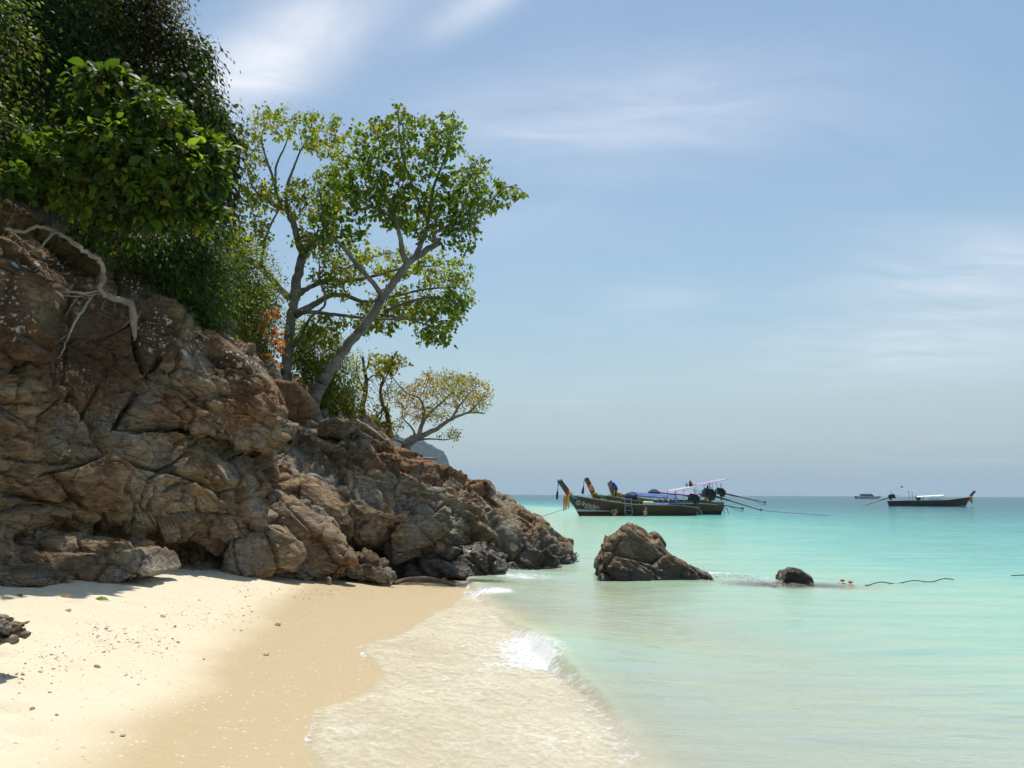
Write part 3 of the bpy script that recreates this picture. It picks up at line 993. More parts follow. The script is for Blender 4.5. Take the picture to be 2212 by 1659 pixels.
def build_cliff():
    us = np.array([s[0] for s in STATIONS], float)
    ctl = np.array([[P(*q) for q in s[1]] for s in STATIONS])
    uq = np.concatenate((np.linspace(-900, -60, 60)[:-1], np.linspace(-60, 1250, 640)))
    tk = np.arange(11)
    tq = np.concatenate((np.linspace(0, 1, 12)[:-1], np.linspace(1, 9, 330)[:-1], np.linspace(9, 10, 26)))
    surf = catmull(ctl, us, uq)                                   # (U, 11, 3)
    grid = catmull(np.transpose(surf, (1, 0, 2)), tk, tq)         # (T, U, 3)
    nt_, nu = grid.shape[:2]
    v = grid.reshape(-1, 3)
    i = np.arange(nt_ - 1)[:, None] * nu + np.arange(nu - 1)[None, :]
    f = np.stack((i, i + 1, i + nu + 1, i + nu), -1).reshape(-1, 4)
    nrm = vert_normals(v, f)
    # smooth the normals a little so that the relief does not fold over itself
    g = nrm.reshape(nt_, nu, 3)
    for _ in range(6):
        g[1:-1, 1:-1] = (g[1:-1, 1:-1] + g[2:, 1:-1] + g[:-2, 1:-1] + g[1:-1, 2:] + g[1:-1, :-2]) / 5
    nrm = g.reshape(-1, 3)
    nrm = nrm / np.linalg.norm(nrm, axis=1)[:, None]
    out, cid = rock_relief(v, nrm)
    zone = zone_attr(out)
    crust_sh = crust_shade_attr(out)
    root = empty('cliff', P(300, 1246, 11.1), kind='structure', label='brown and grey rock cliff falling to a low headland in the sea')
    # the natural joints split the face into blocks, each a piece of its own
    fc = v[f].mean(1)
    q = (fc + 0.25 * np.stack((fbm(fc * 0.9, 2, seed=91), fbm(fc * 0.9 + 5, 2, seed=92), fbm(fc * 0.9 + 11, 2, seed=93)), 1)) @ DIP.T
    _, _, bid, _ = voro(q * np.array((0.52, 0.40, 0.85)), 95)
    ids, inv, cnt = np.unique(bid, return_inverse=True, return_counts=True)
    small = cnt < 900
    loc = np.array(root.location)
    rest = small[inv]
    groups = [(inv == k) for k in range(len(ids)) if not small[k]] + ([rest] if rest.any() else [])
    for gsel in groups:
        ff = f[gsel]
        used, loc_i = np.unique(ff, return_inverse=True)
        me = fast_mesh('rock_block', out[used] - loc, loc_i.reshape(ff.shape), smooth=False, attrs={'zone': zone[used], 'crust_shade': crust_sh[used]})
        add_obj('rock_block', me, ROCK, root)
    return root


CLIFF = build_cliff()


# ------------------------------------------------------------------ single rocks
def rock_mesh(outline, y, thick, tilt=0.0, lean=0.0, round_=0.12, h=None, relief=0.5, seed=1, cuts=()):
    """a rock traced as an outline (print pixels) standing at depth y, thick metres deep front to back.
    tilt: how far the top recedes per metre of height; lean: how far the right end recedes per metre."""
    w = np.array([P(u, v, y) for u, v in outline])
    poly = w[:, (0, 2)]
    lo, hi = poly.min(0), poly.max(0)
    size = max(hi - lo)
    h = h or max(size / 52, 0.0030 * y)
    pad = 0.12 * size + 0.08
    xs = np.arange(lo[0] - pad, hi[0] + pad, h)
    zs = np.arange(lo[1] - pad, hi[1] + pad, h)
    ys = np.arange(-thick / 2 - pad, thick / 2 + pad, h)
    X, Y, Z = np.meshgrid(xs, ys, zs, indexing='ij')
    p = np.stack((X.ravel(), Y.ravel(), Z.ravel()), 1)
    d2 = poly_sdf(np.stack(np.meshgrid(xs, zs, indexing='ij'), -1).reshape(-1, 2), poly).reshape(len(xs), 1, len(zs))
    d2 = np.broadcast_to(d2, X.shape).ravel()
    dy = np.abs(p[:, 1] + 0.06 * size * gnoise(p * 1.3 / max(size, .5) * 1.5 + seed, seed)) - thick / 2
    a, b = d2, dy
    k = round_ * 0.95
    hh = np.clip(0.5 + 0.5 * (a - b) / k, 0, 1)
    d = b + (a - b) * hh + k * hh * (1 - hh)
    for (nx, ny, nz, off) in cuts:
        nn = np.array((nx, ny, nz)) / math.sqrt(nx * nx + ny * ny + nz * nz)
        c = np.array(((lo[0] + hi[0]) / 2, 0, (lo[1] + hi[1]) / 2))
        pl = (p - c) @ nn - off * size
        hh = np.clip(0.5 + 0.5 * (d - pl) / (k * .5), 0, 1)
        d = pl + (d - pl) * hh + k * .5 * hh * (1 - hh)
    v, f = surface_nets(d.reshape(X.shape), (xs[0], ys[0], zs[0]), h)
    v[:, 1] += y + tilt * (v[:, 2] - lo[1]) + lean * (v[:, 0] - lo[0])
    if len(f) < 15000:
        v, f = split_quads(v, f)
    nrm = vert_normals(v, f)
    for _ in range(1):
        acc = np.zeros_like(v)
        c = np.zeros(len(v))
        for k4 in range(4):
            np.add.at(acc, f[:, k4], v[f].mean(1))
            np.add.at(c, f[:, k4], 1)
        v = acc / c[:, None]
    v2, _ = rock_relief(v + seed * 3.7, nrm, amp=relief, cracks=False)
    v2 -= seed * 3.7
    return v2, f


def add_rock(name, outline, y, thick, parent=None, label=None, category='rock', group=None, zone_mod=None, **kw):
    v, f = rock_mesh(outline, y, thick, **kw)
    zone = zone_attr(v)
    if zone_mod is not None:
        zone = np.clip(zone + np.array(zone_mod), 0, 1)
    if parent is not None:
        me = fast_mesh(name, v - np.array(parent.location), f, attrs={'zone': zone, 'crust_shade': crust_shade_attr(v)})
        return add_obj(name, me, ROCK, parent)
    base = np.array((v[:, 0].mean(), v[:, 1].mean(), v[:, 2].min()))
    me = fast_mesh(name, v - base, f, attrs={'zone': zone, 'crust_shade': crust_shade_attr(v)})
    return add_obj(name, me, ROCK, loc=base, label=label, category=category, group=group)


# big blocks that stand out of the face
add_rock('rock_block', [(-60, 1215), (-60, 1165), (60, 1152), (120, 1158), (190, 1166), (250, 1178), (256, 1215), (180, 1226), (40, 1224)], 10.0, 1.1, CLIFF, round_=.08, tilt=.25, lean=.35, relief=.45, seed=2)
add_rock('rock_block', [(-80, 1268), (-70, 1205), (30, 1196), (100, 1204), (190, 1208), (262, 1196), (290, 1214), (306, 1244), (240, 1262), (150, 1252), (60, 1262)], 9.55, 1.0, CLIFF, round_=.1, tilt=.5, lean=.30, relief=.5, seed=3)
add_rock('rock_block', [(-90, 1290), (-80, 1228), (-20, 1226), (50, 1240), (104, 1262), (60, 1272), (0, 1276)], 8.75, .8, CLIFF, round_=.08, tilt=.4, lean=.3, relief=.5, seed=4)
add_rock('rock_block', [(248, 918), (285, 874), (330, 818), (400, 800), (440, 826), (452, 866), (440, 905), (412, 930), (370, 915), (300, 928)], 11.75, .9, CLIFF, round_=.12, tilt=.1, lean=.45, relief=.6, seed=5)
add_rock('rock_block', [(302, 655), (330, 638), (372, 646), (398, 700), (402, 752), (392, 786), (340, 780), (306, 748), (296, 700)], 11.95, .9, CLIFF, round_=.16, tilt=.3, lean=.35, relief=.4, seed=6)
add_rock('rock_block', [(236, 540), (262, 536), (300, 572), (322, 612), (318, 650), (280, 655), (244, 620), (238, 580)], 12.1, .7, CLIFF, round_=.1, tilt=.3, lean=.3, relief=.4, seed=7)
add_rock('rock_block', [(-50, 560), (20, 556), (46, 600), (54, 680), (58, 752), (30, 800), (-40, 790)], 9.8, .8, CLIFF, round_=.12, tilt=.2, lean=.35, relief=.5, seed=8)
add_rock('rock_block', [(408, 700), (450, 705), (520, 762), (575, 820), (590, 868), (586, 930), (560, 958), (470, 945), (440, 930), (452, 880), (432, 820), (402, 760)], 12.75, 1.2, CLIFF, round_=.12, tilt=.25, lean=.3, relief=.55, seed=9)
add_rock('rock_block', [(497, 1238), (500, 1190), (520, 1155), (560, 1130), (610, 1128), (648, 1165), (660, 1200), (640, 1236), (570, 1246)], 12.75, 1.3, CLIFF, round_=.2, tilt=.3, lean=.3, relief=.5, seed=10)
add_rock('rock_block', [(516, 1130), (520, 1085), (552, 1048), (590, 1050), (640, 1090), (690, 1120), (696, 1150), (650, 1170), (610, 1130), (560, 1132)], 13.25, 1.4, CLIFF, round_=.2, tilt=.5, lean=.3, relief=.6, seed=11)
add_rock('rock_block', [(640, 1236), (655, 1160), (690, 1120), (700, 1130), (735, 1180), (762, 1216), (740, 1240), (690, 1244)], 13.5, 1.1, CLIFF, round_=.16, tilt=.3, lean=.3, relief=.6, seed=12)
add_rock('rock_block', [(690, 1248), (692, 1226), (722, 1218), (752, 1200), (782, 1196), (806, 1216), (830, 1238), (852, 1250), (800, 1254), (740, 1252)], 13.9, .7, CLIFF, round_=.08, tilt=.4, lean=.3, relief=.7, seed=13)
add_rock('rock_block', [(870, 1242), (885, 1215), (925, 1206), (965, 1218), (985, 1240), (930, 1250)], 15.6, .8, CLIFF, round_=.12, tilt=.4, lean=.3, relief=.5, seed=14, zone_mod=(0, 0, .8))
add_rock('rock_block', [(962, 1246), (985, 1196), (1040, 1180), (1090, 1205), (1105, 1236), (1070, 1248), (1010, 1250)], 16.5, .9, CLIFF, round_=.12, tilt=.4, lean=.4, relief=.6, seed=15, zone_mod=(0, 0, .8))
add_rock('rock_block', [(835, 1160), (860, 1120), (920, 1110), (960, 1140), (945, 1185), (880, 1200), (850, 1215)], 15.4, .8, CLIFF, round_=.15, tilt=.3, lean=.3, relief=.6, seed=16)
add_rock('rock_block', [(1008, 1052), (1030, 1040), (1062, 1042), (1068, 1062), (1046, 1078), (1015, 1072)], 20.2, .6, CLIFF, round_=.1, tilt=.3, lean=.2, relief=.5, seed=17)
add_rock('rock_block', [(720, 1120), (700, 1065), (740, 1050), (775, 1085), (830, 1110), (826, 1150), (790, 1172), (745, 1155)], 15.0, .9, CLIFF, round_=.2, tilt=.35, lean=.2, relief=.45, seed=18)
add_rock('rock_block', [(596, 1100), (600, 1042), (650, 1030), (690, 1055), (740, 1090), (745, 1140), (700, 1120), (650, 1095)], 14.2, 1.0, CLIFF, round_=.2, tilt=.5, lean=.3, relief=.45, seed=19)

# loose boulders on the ridge
add_rock('boulder', [(584, 836), (612, 829), (650, 832), (674, 858), (684, 884), (666, 898), (634, 904), (608, 886), (586, 862)], 16.3, 1.0, label='rusty orange angular boulder perched below the two big trunks', category='boulder', round_=.05, relief=.25, seed=21, zone_mod=(.5, 0, 0))
add_rock('boulder', [(568, 800), (588, 796), (604, 812), (612, 834), (596, 842), (570, 838)], 17.6, .6, label='small dark boulder touching the foot of the straight trunk', category='boulder', round_=.05, relief=.25, seed=22)
add_rock('boulder', [(690, 930), (694, 912), (728, 905), (772, 914), (766, 934), (740, 950), (706, 946)], 17.7, .7, label='flat grey slab boulder on the ridge below green shrubs', category='boulder', round_=.05, relief=.25, seed=23)
add_rock('boulder', [(748, 918), (772, 902), (800, 918), (842, 950), (848, 972), (810, 968), (778, 944), (752, 938)], 18.4, .8, label='pointed grey-brown boulder on the ridge right of the flat slab', category='boulder', round_=.05, relief=.3, seed=24)
add_rock('boulder', [(606, 950), (640, 930), (690, 950), (720, 965), (710, 985), (660, 972), (615, 962)], 16.7, .6, label='long low boulder lying on the headland slope below the orange one', category='boulder', round_=.06, relief=.4, seed=25)
add_rock('boulder', [(770, 988), (800, 974), (850, 984), (890, 1006), (880, 1022), (830, 1014), (790, 1008)], 18.2, .7, label='rust-red boulder half sunk in the headland crest', category='boulder', round_=.08, relief=.5, seed=26, zone_mod=(.6, 0, 0))
# rocks standing in the sea and on the sand
add_rock('sea_rock', [(1288, 1262), (1292, 1222), (1310, 1192), (1318, 1164), (1338, 1156), (1358, 1144), (1390, 1148), (1410, 1166), (1426, 1156), (1440, 1178), (1450, 1206), (1480, 1214), (1502, 1230), (1522, 1236), (1538, 1256), (1530, 1272), (1400, 1278)],
         16.75, 1.2, label='big brown rock standing in the shallows off the headland', round_=.09, tilt=.4, relief=.42, seed=31, zone_mod=(.1, 0, .22))
add_rock('sea_rock', [(1680, 1264), (1688, 1238), (1706, 1226), (1728, 1232), (1748, 1246), (1758, 1264), (1720, 1272)], 16.4, .45, label='small dark wet rock breaking the surface beside the big sea rock', round_=.1, relief=.45, seed=32, zone_mod=(.4, 0, .1))
add_rock('beach_rock', [(-60, 1392), (-60, 1340), (-10, 1336), (24, 1346), (42, 1344), (40, 1358), (26, 1364), (42, 1372), (40, 1386), (0, 1394)], 5.35, .3, label='jagged brown rock on the dry sand at the picture edge', round_=.02, relief=.22, seed=33, h=.008)
add_rock('reef_rock', [(1530, 1280), (1560, 1271), (1640, 1267), (1690, 1266), (1780, 1271), (1850, 1274), (1880, 1284), (1760, 1300), (1600, 1298)], 15.8, 1.0, label='low dark reef awash between the two sea rocks', round_=.06, relief=.35, seed=34, zone_mod=(0, 0, .9))
# ------------------------------------------------------------------ plants
RNG = np.random.RandomState(11)


def leaf_material():
    m, nt = new_mat('leaf')
    out = nt.new('ShaderNodeOutputMaterial')
    a = nt.new('ShaderNodeAttribute', attribute_name='col').outputs['Color']
    trc = nt.mix(1.0, a, (2.1, 1.95, 0.7), 'MULTIPLY')
    b = nt.new('ShaderNodeBsdfPrincipled', ins={'Base Color': a, 'Roughness': 0.5, 'Specular IOR Level': 0.22})
    t = nt.new('ShaderNodeBsdfTranslucent', ins={'Color': trc})
    mx = nt.new('ShaderNodeMixShader', ins={0: 0.5, 1: b.outputs[0], 2: t.outputs[0]})
    nt.link(mx.outputs[0], out.inputs[0])
    return m


def bark_material(name, c1, c2, c3):
    m, nt = new_mat(name)
    out = nt.new('ShaderNodeOutputMaterial')
    geo = nt.new('ShaderNodeNewGeometry').outputs['Position']
    n1 = nt.noise(geo, 2.6, 5.0, 0.65, 0.5)
    n2 = nt.noise(nt.mapping(geo, scale=(1, 1, 2.6)), 16.0, 4.0, 0.65)
    col = nt.ramp(n1, [(0.32, c1), (0.52, c2), (0.72, c3)])
    col = nt.mix(nt.math('MULTIPLY', smooth_fac(nt, n2, 0.5, 0.7), 0.45), col, tuple(k * 0.4 for k in c1))
    h = nt.math('ADD', n2, nt.math('MULTIPLY', n1, 0.6))
    bp = nt.new('ShaderNodeBump', ins={'Strength': 0.6, 'Distance': 0.03, 'Height': h})
    b = nt.new('ShaderNodeBsdfPrincipled', ins={'Base Color': col, 'Roughness': 0.85, 'Specular IOR Level': 0.2, 'Normal': bp.outputs[0]})
    nt.link(b.outputs[0], out.inputs[0])
    return m


LEAF = leaf_material()
BARK = bark_material('grey_bark', (0.12, 0.11, 0.092), (0.23, 0.21, 0.182), (0.36, 0.335, 0.30))
TWIG = bark_material('brown_twig', (0.075, 0.055, 0.04), (0.14, 0.105, 0.075), (0.22, 0.175, 0.13))
PALE = bark_material('bleached_wood', (0.17, 0.15, 0.125), (0.32, 0.295, 0.255), (0.47, 0.44, 0.39))

# leaf shapes: x across, y along, z up; faces shared by all
LEAF_OVAL = (np.array([(0, 0, 0), (-.20, .14, .05), (.20, .14, .05), (-.30, .40, .08), (.30, .40, .08), (0, .42, 0), (-.22, .72, .02), (.22, .72, .02), (0, .74, -.05), (0, 1, -.17)], float),
             [(0, 5, 3, 1), (0, 2, 4, 5), (3, 5, 8, 6), (5, 4, 7, 8), (6, 8, 9), (8, 7, 9)])
LEAF_SMALL = (np.array([(0, 0, 0), (-.30, .45, .06), (.30, .45, .06), (0, 1, -.08)], float), [(0, 2, 1), (1, 2, 3)])
LEAF_HEART = (np.array([(0, 0, 0), (-.36, .10, .06), (.36, .10, .06), (-.42, .40, .08), (.42, .40, .08), (0, .45, 0), (0, 1.05, -.1)], float),
              [(0, 5, 3, 1), (0, 2, 4, 5), (3, 5, 6), (5, 4, 6)])


def unit(a):
    return a / np.maximum(np.linalg.norm(a, axis=-1, keepdims=True), 1e-9)


def leaf_arrays(pos, along, up, size, shape, col):
    """one mesh holding many leaves"""
    tv, tf = shape
    y = unit(along)
    x = unit(np.cross(y, up))
    z = np.cross(x, y)
    n = len(pos)
    size = np.asarray(size).reshape(-1, 1, 1) * np.ones((n, 1, 1))
    v = pos[:, None, :] + size * (tv[None, :, 0:1] * x[:, None, :] + tv[None, :, 1:2] * y[:, None, :] + tv[None, :, 2:3] * z[:, None, :])
    k = len(tv)
    quads = [f for f in tf if len(f) == 4]
    tris = [f for f in tf if len(f) == 3]
    F = []
    for q in quads:
        F += [(q[0], q[1], q[2]), (q[0], q[2], q[3])]
    F = np.array(F + tris)
    f = (np.arange(n)[:, None, None] * k + F[None]).reshape(-1, 3)
    c = np.repeat(col, k, axis=0)
    return v.reshape(-1, 3), f, c


def leaf_colors(n, base, var=0.25, yellow=0.02, rng=RNG):
    base = np.array(base)
    c = base[None] * np.exp(rng.normal(0, var, (n, 1))) * (1 + rng.normal(0, 0.06, (n, 3)))
    hue = rng.normal(0, 0.10, n)
    c[:, 0] *= 1 + hue
    yl = rng.rand(n) < yellow
    c[yl] = np.array((0.34, 0.24, 0.03)) * (0.7 + 0.6 * rng.rand(yl.sum(), 1))
    return np.clip(c, 0.003, 0.9)


def blob_world(b):
    u, v, y, ru, rv, ry = b
    return P(u, v, y), np.array((ru * y / FPX, ry, rv * y / FPX))


def mass_leaves(blobs, n_leaf, size, clump=0.16, per=12, droop=0.6, shell=0.22, front_only=True, rng=RNG, rosette=False):
    """leaf positions, directions and up vectors for a canopy made of overlapping lumps"""
    W = [blob_world(b) for b in blobs]
    area = np.array([w[1][0] * w[1][2] + 0.5 * w[1][1] * (w[1][0] + w[1][2]) for w in W])
    share = area / area.sum()
    P0, N0 = [], []
    for (c, r), s in zip(W, share):
        m = max(3, int(round(n_leaf * s / per)))
        d = unit(rng.normal(size=(m * (2 if front_only else 1), 3)))
        if front_only:
            vis = d[:, 1] < 0.45
            d = d[vis][:m]
            m = len(d)
        rr = 1 - np.abs(rng.normal(0, shell, m))
        lump = 1 + 0.22 * gnoise(d * 2.3 + c, 5) * 1.6
        P0.append(c + d * r * np.clip(rr * lump, 0.25, 1.3)[:, None])
        N0.append(unit(d / r))
    C, Nn = np.concatenate(P0), np.concatenate(N0)
    m = len(C)
    k = per
    cl = clump * (0.6 + 0.8 * rng.rand(m))
    off = rng.normal(size=(m, k, 3)) * cl[:, None, None]
    if rosette:
        off = unit(rng.normal(size=(m, k, 3)) + 0.5 * Nn[:, None]) * (0.015 + 0.05 * rng.rand(m, k, 1))
    pos = (C[:, None] + off).reshape(-1, 3)
    nn = np.repeat(Nn, k, axis=0)
    offd = unit(off.reshape(-1, 3))
    along = unit((0.2 if rosette else 0.45) * nn + (1.0 if rosette else 0.55) * offd + np.array((0, 0, -droop)) + 0.35 * rng.normal(size=pos.shape))
    up = unit(0.7 * nn + np.array((0, 0, 0.9)) + 0.45 * rng.normal(size=pos.shape))
    return pos, along, up, C


def stems_mesh(root_pos, targets, base_r, rng=RNG, n=14, wob=0.12):
    mb = MB()
    idx = rng.choice(len(targets), min(n, len(targets)), replace=False)
    for i in idx:
        t = targets[i]
        mid = (root_pos * 0.45 + t * 0.55) + np.array((0, 0, 0.15)) * np.linalg.norm(t - root_pos)
        pts = [root_pos * (1 - s) ** 2 + 2 * mid * s * (1 - s) + t * s * s + wob * rng.normal(size=3) * s * (1 - s) for s in np.linspace(0, 1, 8)]
        mb.tube(pts, [base_r * (1 - 0.82 * s) for s in np.linspace(0, 1, 8)], 5)
    return mb


def plant_mass(name, blobs, n_leaf, size, color, shape, label, category, root_at, stem_r=0.03, n_stems=14, crown='crown', var=0.3, yellow=0.02, group=None, size_var=0.25, colors2=None, stem_mat=None, **kw):
    pos, along, up, C = mass_leaves(blobs, n_leaf, size, **kw)
    n = len(pos)
    col = leaf_colors(n, color, var, yellow)
    if colors2 is not None:
        sel = gnoise(pos * 0.9 + 4.4, 8) + 0.15 * RNG.normal(size=n) > colors2[1]
        col[sel] = leaf_colors(sel.sum(), colors2[0], var, yellow)
    sz = size * np.exp(RNG.normal(0, size_var, n))
    root_pos = np.array(root_at)
    root = empty(name, root_pos, label=label, category=category, group=group)
    v, f, c = leaf_arrays(pos, along, up, sz, shape, col)
    me = fast_mesh(crown, base_at(root, v), f, attrs={'col': c})
    add_obj(crown, me, LEAF, root, kind='stuff')
    mb = stems_mesh(root_pos, C, stem_r, n=n_stems)
    mb.v = [tuple(np.array(p) - root_pos) for p in mb.v]
    mb.build('stems', stem_mat or TWIG, root, smooth=True)
    return root, (pos, along, up, sz, col)


def build_hillside_plants():
    # dark small-leaved vines over the top of the cliff
    plant_mass('vine_tree', [(60, 70, 12.8, 170, 130, 1.1), (-160, 60, 10.5, 220, 220, 1.2), (180, 50, 13.3, 130, 120, 1.0), (110, 210, 12.9, 150, 100, 1.0), (-120, 300, 10.0, 150, 130, 1.0), (20, 330, 11.6, 110, 80, .7),
                             (60, -120, 13.0, 220, 120, 1.4), (220, 190, 13.3, 100, 80, .8), (150, 300, 12.4, 120, 70, .7), (-250, -150, 9.2, 250, 200, 1.5), (-420, 150, 8.2, 260, 260, 1.4)],
               88000, .07, (0.043, 0.082, 0.021), LEAF_SMALL, 'dark green small-leaved tree hung with vines above the cliff top', 'tree', P(60, 430, 12.4), n_stems=12, stem_r=.022, shell=.3, colors2=((0.09, 0.125, 0.024), 0.15), yellow=.03, droop=.7)
    plant_mass('dry_vine_tree', [(310, 30, 13.9, 82, 100, 1.0), (335, 130, 14.0, 66, 76, .9), (290, -90, 13.9, 100, 80, 1.1), (270, 120, 13.6, 50, 90, .7), (345, 60, 14.1, 45, 80, .7), (300, 200, 13.6, 70, 60, .7)],
               26000, .058, (0.072, 0.060, 0.026), LEAF_SMALL, 'brownish half-dry tree matted with vine twigs against the sky', 'tree', P(300, 330, 14.4), n_stems=40, stem_r=.012, shell=.3, var=.35, yellow=.04, droop=.8, colors2=((0.11, 0.12, 0.03), 0.22))
    plant_mass('drooping_tree', [(418, 150, 14.0, 40, 52, .6), (440, 280, 14.2, 58, 70, .8), (470, 330, 14.4, 40, 80, .7), (455, 400, 14.2, 50, 70, .8), (395, 230, 13.9, 60, 60, .8), (440, 480, 14.0, 40, 60, .7), (400, 120, 13.9, 30, 30, .5)],
               15000, .085, (0.035, 0.052, 0.018), LEAF_OVAL, 'tree with long drooping dark leaves at the outer edge of the cliff greenery', 'tree', P(430, 560, 13.6), n_stems=24, stem_r=.035, var=.35, droop=1.3, clump=.14, colors2=((0.085, 0.12, 0.025), 0.12))
    # broad-leaved shrub leaning out over the rock face
    root, (pos, al, up, sz, col) = plant_mass('broadleaf_shrub', [(250, 215, 11.0, 95, 40, .6), (320, 285, 10.9, 130, 45, .7), (460, 330, 11.4, 36, 36, .4), (90, 325, 10.4, 60, 26, .4), (350, 235, 11.2, 50, 24, .4), (190, 265, 10.9, 50, 24, .4), (455, 480, 11.6, 30, 40, .4), (240, 330, 10.5, 100, 50, .6), (380, 350, 11.0, 100, 75, .7), (270, 420, 10.6, 110, 60, .6), (140, 370, 10.3, 90, 46, .5), (330, 380, 10.7, 130, 80, .6), (440, 390, 11.3, 50, 60, .5), (170, 430, 10.4, 70, 36, .4),
                                         (420, 430, 11.3, 55, 60, .5), (310, 460, 10.9, 100, 38, .5), (40, 400, 9.8, 40, 26, .4)],
               10000, .096, (0.040, 0.076, 0.014), LEAF_OVAL, 'bright green broad-leaved shrub leaning out over the bare cliff face', 'shrub', P(200, 505, 11.3), n_stems=34, stem_r=.026, var=.42, droop=.45, per=8, shell=.2, rosette=True, size_var=.35, colors2=((0.095, 0.145, 0.017), 0.12), yellow=.015)
    # its outermost leaves hang singly
    tv, tf = LEAF_OVAL
    fr = np.argsort(pos[:, 1] - 0.35 * pos[:, 2] + 0.6 * RNG.rand(len(pos)))[:1500]
    pick = RNG.choice(fr, 300, replace=False)
    protos = []
    for k in range(6):
        j = pick[k]
        me = fast_mesh('leaf', tv * np.array((1.15, 1, 1)), [tuple(q) for q in tf], attrs={'col': np.repeat(leaf_colors(1, ((0.045, 0.085, 0.014), (0.08, 0.13, 0.018))[k % 2], .18, 0), len(tv), 0)})
        me.materials.append(LEAF)
        protos.append(me)
    rl = np.array(root.location)
    for k, j in enumerate(pick):
        y = Vector(unit(al[j]))
        x = y.cross(Vector(up[j])).normalized()
        z = x.cross(y)
        M = Matrix((x, y, z)).transposed().to_4x4()
        o = bpy.data.objects.new('leaf', protos[k % 6])
        COL.objects.link(o)
        o.parent = root
        s = sz[j] * 1.1
        o.matrix_local = Matrix.Translation(pos[j] - rl + np.array((0, -.12, .02))) @ M @ Matrix.Scale(s, 4)
    plant_mass('hanging_vine', [(405, 520, 12.4, 75, 80, .5), (430, 600, 12.8, 62, 90, .5), (385, 560, 12.3, 50, 60, .4), (455, 680, 13.3, 36, 50, .4), (250, 512, 11.5, 100, 38, .4), (335, 555, 12.0, 60, 50, .4), (470, 620, 13.6, 40, 80, .5)],
               15000, .06, (0.036, 0.070, 0.018), LEAF_SMALL, 'curtain of small-leaved vine hanging over the rock edge', 'vine', P(400, 640, 13.2), n_stems=26, stem_r=.018, droop=1.0, colors2=((0.065, 0.12, 0.02), 0.12), clump=.12)
    plant_mass('bush', [(530, 600, 16, 55, 70, .9), (550, 660, 17, 45, 60, .9), (515, 690, 15.6, 50, 45, .7), (582, 650, 18, 26, 50, .7), (505, 555, 15, 32, 60, .6), (568, 735, 17.8, 30, 45, .6), (540, 730, 16.5, 50, 50, .6), (480, 530, 14.6, 30, 50, .5)],
               17000, .06, (0.065, 0.10, 0.02), LEAF_SMALL, 'olive green bush filling the gap left of the straight trunk', 'bush', P(560, 800, 18.0), n_stems=20, stem_r=.03, colors2=((0.15, 0.18, 0.025), 0.05), clump=.13)
    plant_mass('bush', [(690, 760, 21, 55, 60, 1.0), (730, 815, 21.2, 45, 62, .9), (680, 840, 20.6, 50, 46, .8), (650, 740, 20.6, 28, 50, .6), (752, 870, 21.2, 32, 40, .7), (715, 880, 20.4, 40, 30, .6)],
               17000, .065, (0.12, 0.16, 0.022), LEAF_SMALL, 'yellow-green bush behind the leaning trunk', 'bush', P(700, 915, 20.6), n_stems=16, stem_r=.03, colors2=((0.20, 0.22, 0.025), 0.08), clump=.14)


build_hillside_plants()


# ------------------------------------------------------------------ trees with traced limbs
def smooth_path(pts, n_per=5):
    pts = np.array(pts)
    k = len(pts)
    if k == 2:
        return np.array([pts[0] * (1 - s) + pts[1] * s for s in np.linspace(0, 1, n_per + 1)])
    return catmull(pts, np.arange(k), np.linspace(0, k - 1, (k - 1) * n_per + 1))


def colonize(start, attract, step, influence, kill, iters, rng, max_nodes=5000):
    """space colonisation: grow thin branches from the start points towards the attraction points"""
    nodes = [np.array(p) for p in start]
    parent = [-1] * len(nodes)
    att = np.array(attract)
    for _ in range(iters):
        N = np.array(nodes)
        d2 = ((att[:, None, :] - N[None]) ** 2).sum(2) if len(N) * len(att) < 4e6 else None
        if d2 is None:
            kd = kdtree.KDTree(len(N))
            for i, p in enumerate(N):
                kd.insert(p, i)
            kd.balance()
            nn = [kd.find(a) for a in att]
            near = np.array([q[1] for q in nn])
            dist = np.array([q[2] for q in nn])
        else:
            near = d2.argmin(1)
            dist = np.sqrt(d2[np.arange(len(att)), near])
        ok = dist < influence
        if not ok.any() or len(nodes) > max_nodes:
            break
        dirs = {}
        for a, i in zip(att[ok], near[ok]):
            dirs.setdefault(i, []).append((a - N[i]) / max(np.linalg.norm(a - N[i]), 1e-6))
        for i, ds in dirs.items():
            g = np.sum(ds, 0) + 0.25 * rng.normal(size=3)
            ln = np.linalg.norm(g)
            if ln < 1e-6:
                continue
            nodes.append(N[i] + g / ln * step * (0.85 + 0.3 * rng.rand()))
            parent.append(int(i))
        N2 = np.array(nodes[len(N):])
        if len(N2):
            m = np.sqrt(((att[:, None, :] - N2[None]) ** 2).sum(2)).min(1)
            att = att[m > kill]
        if not len(att):
            break
    return np.array(nodes), parent


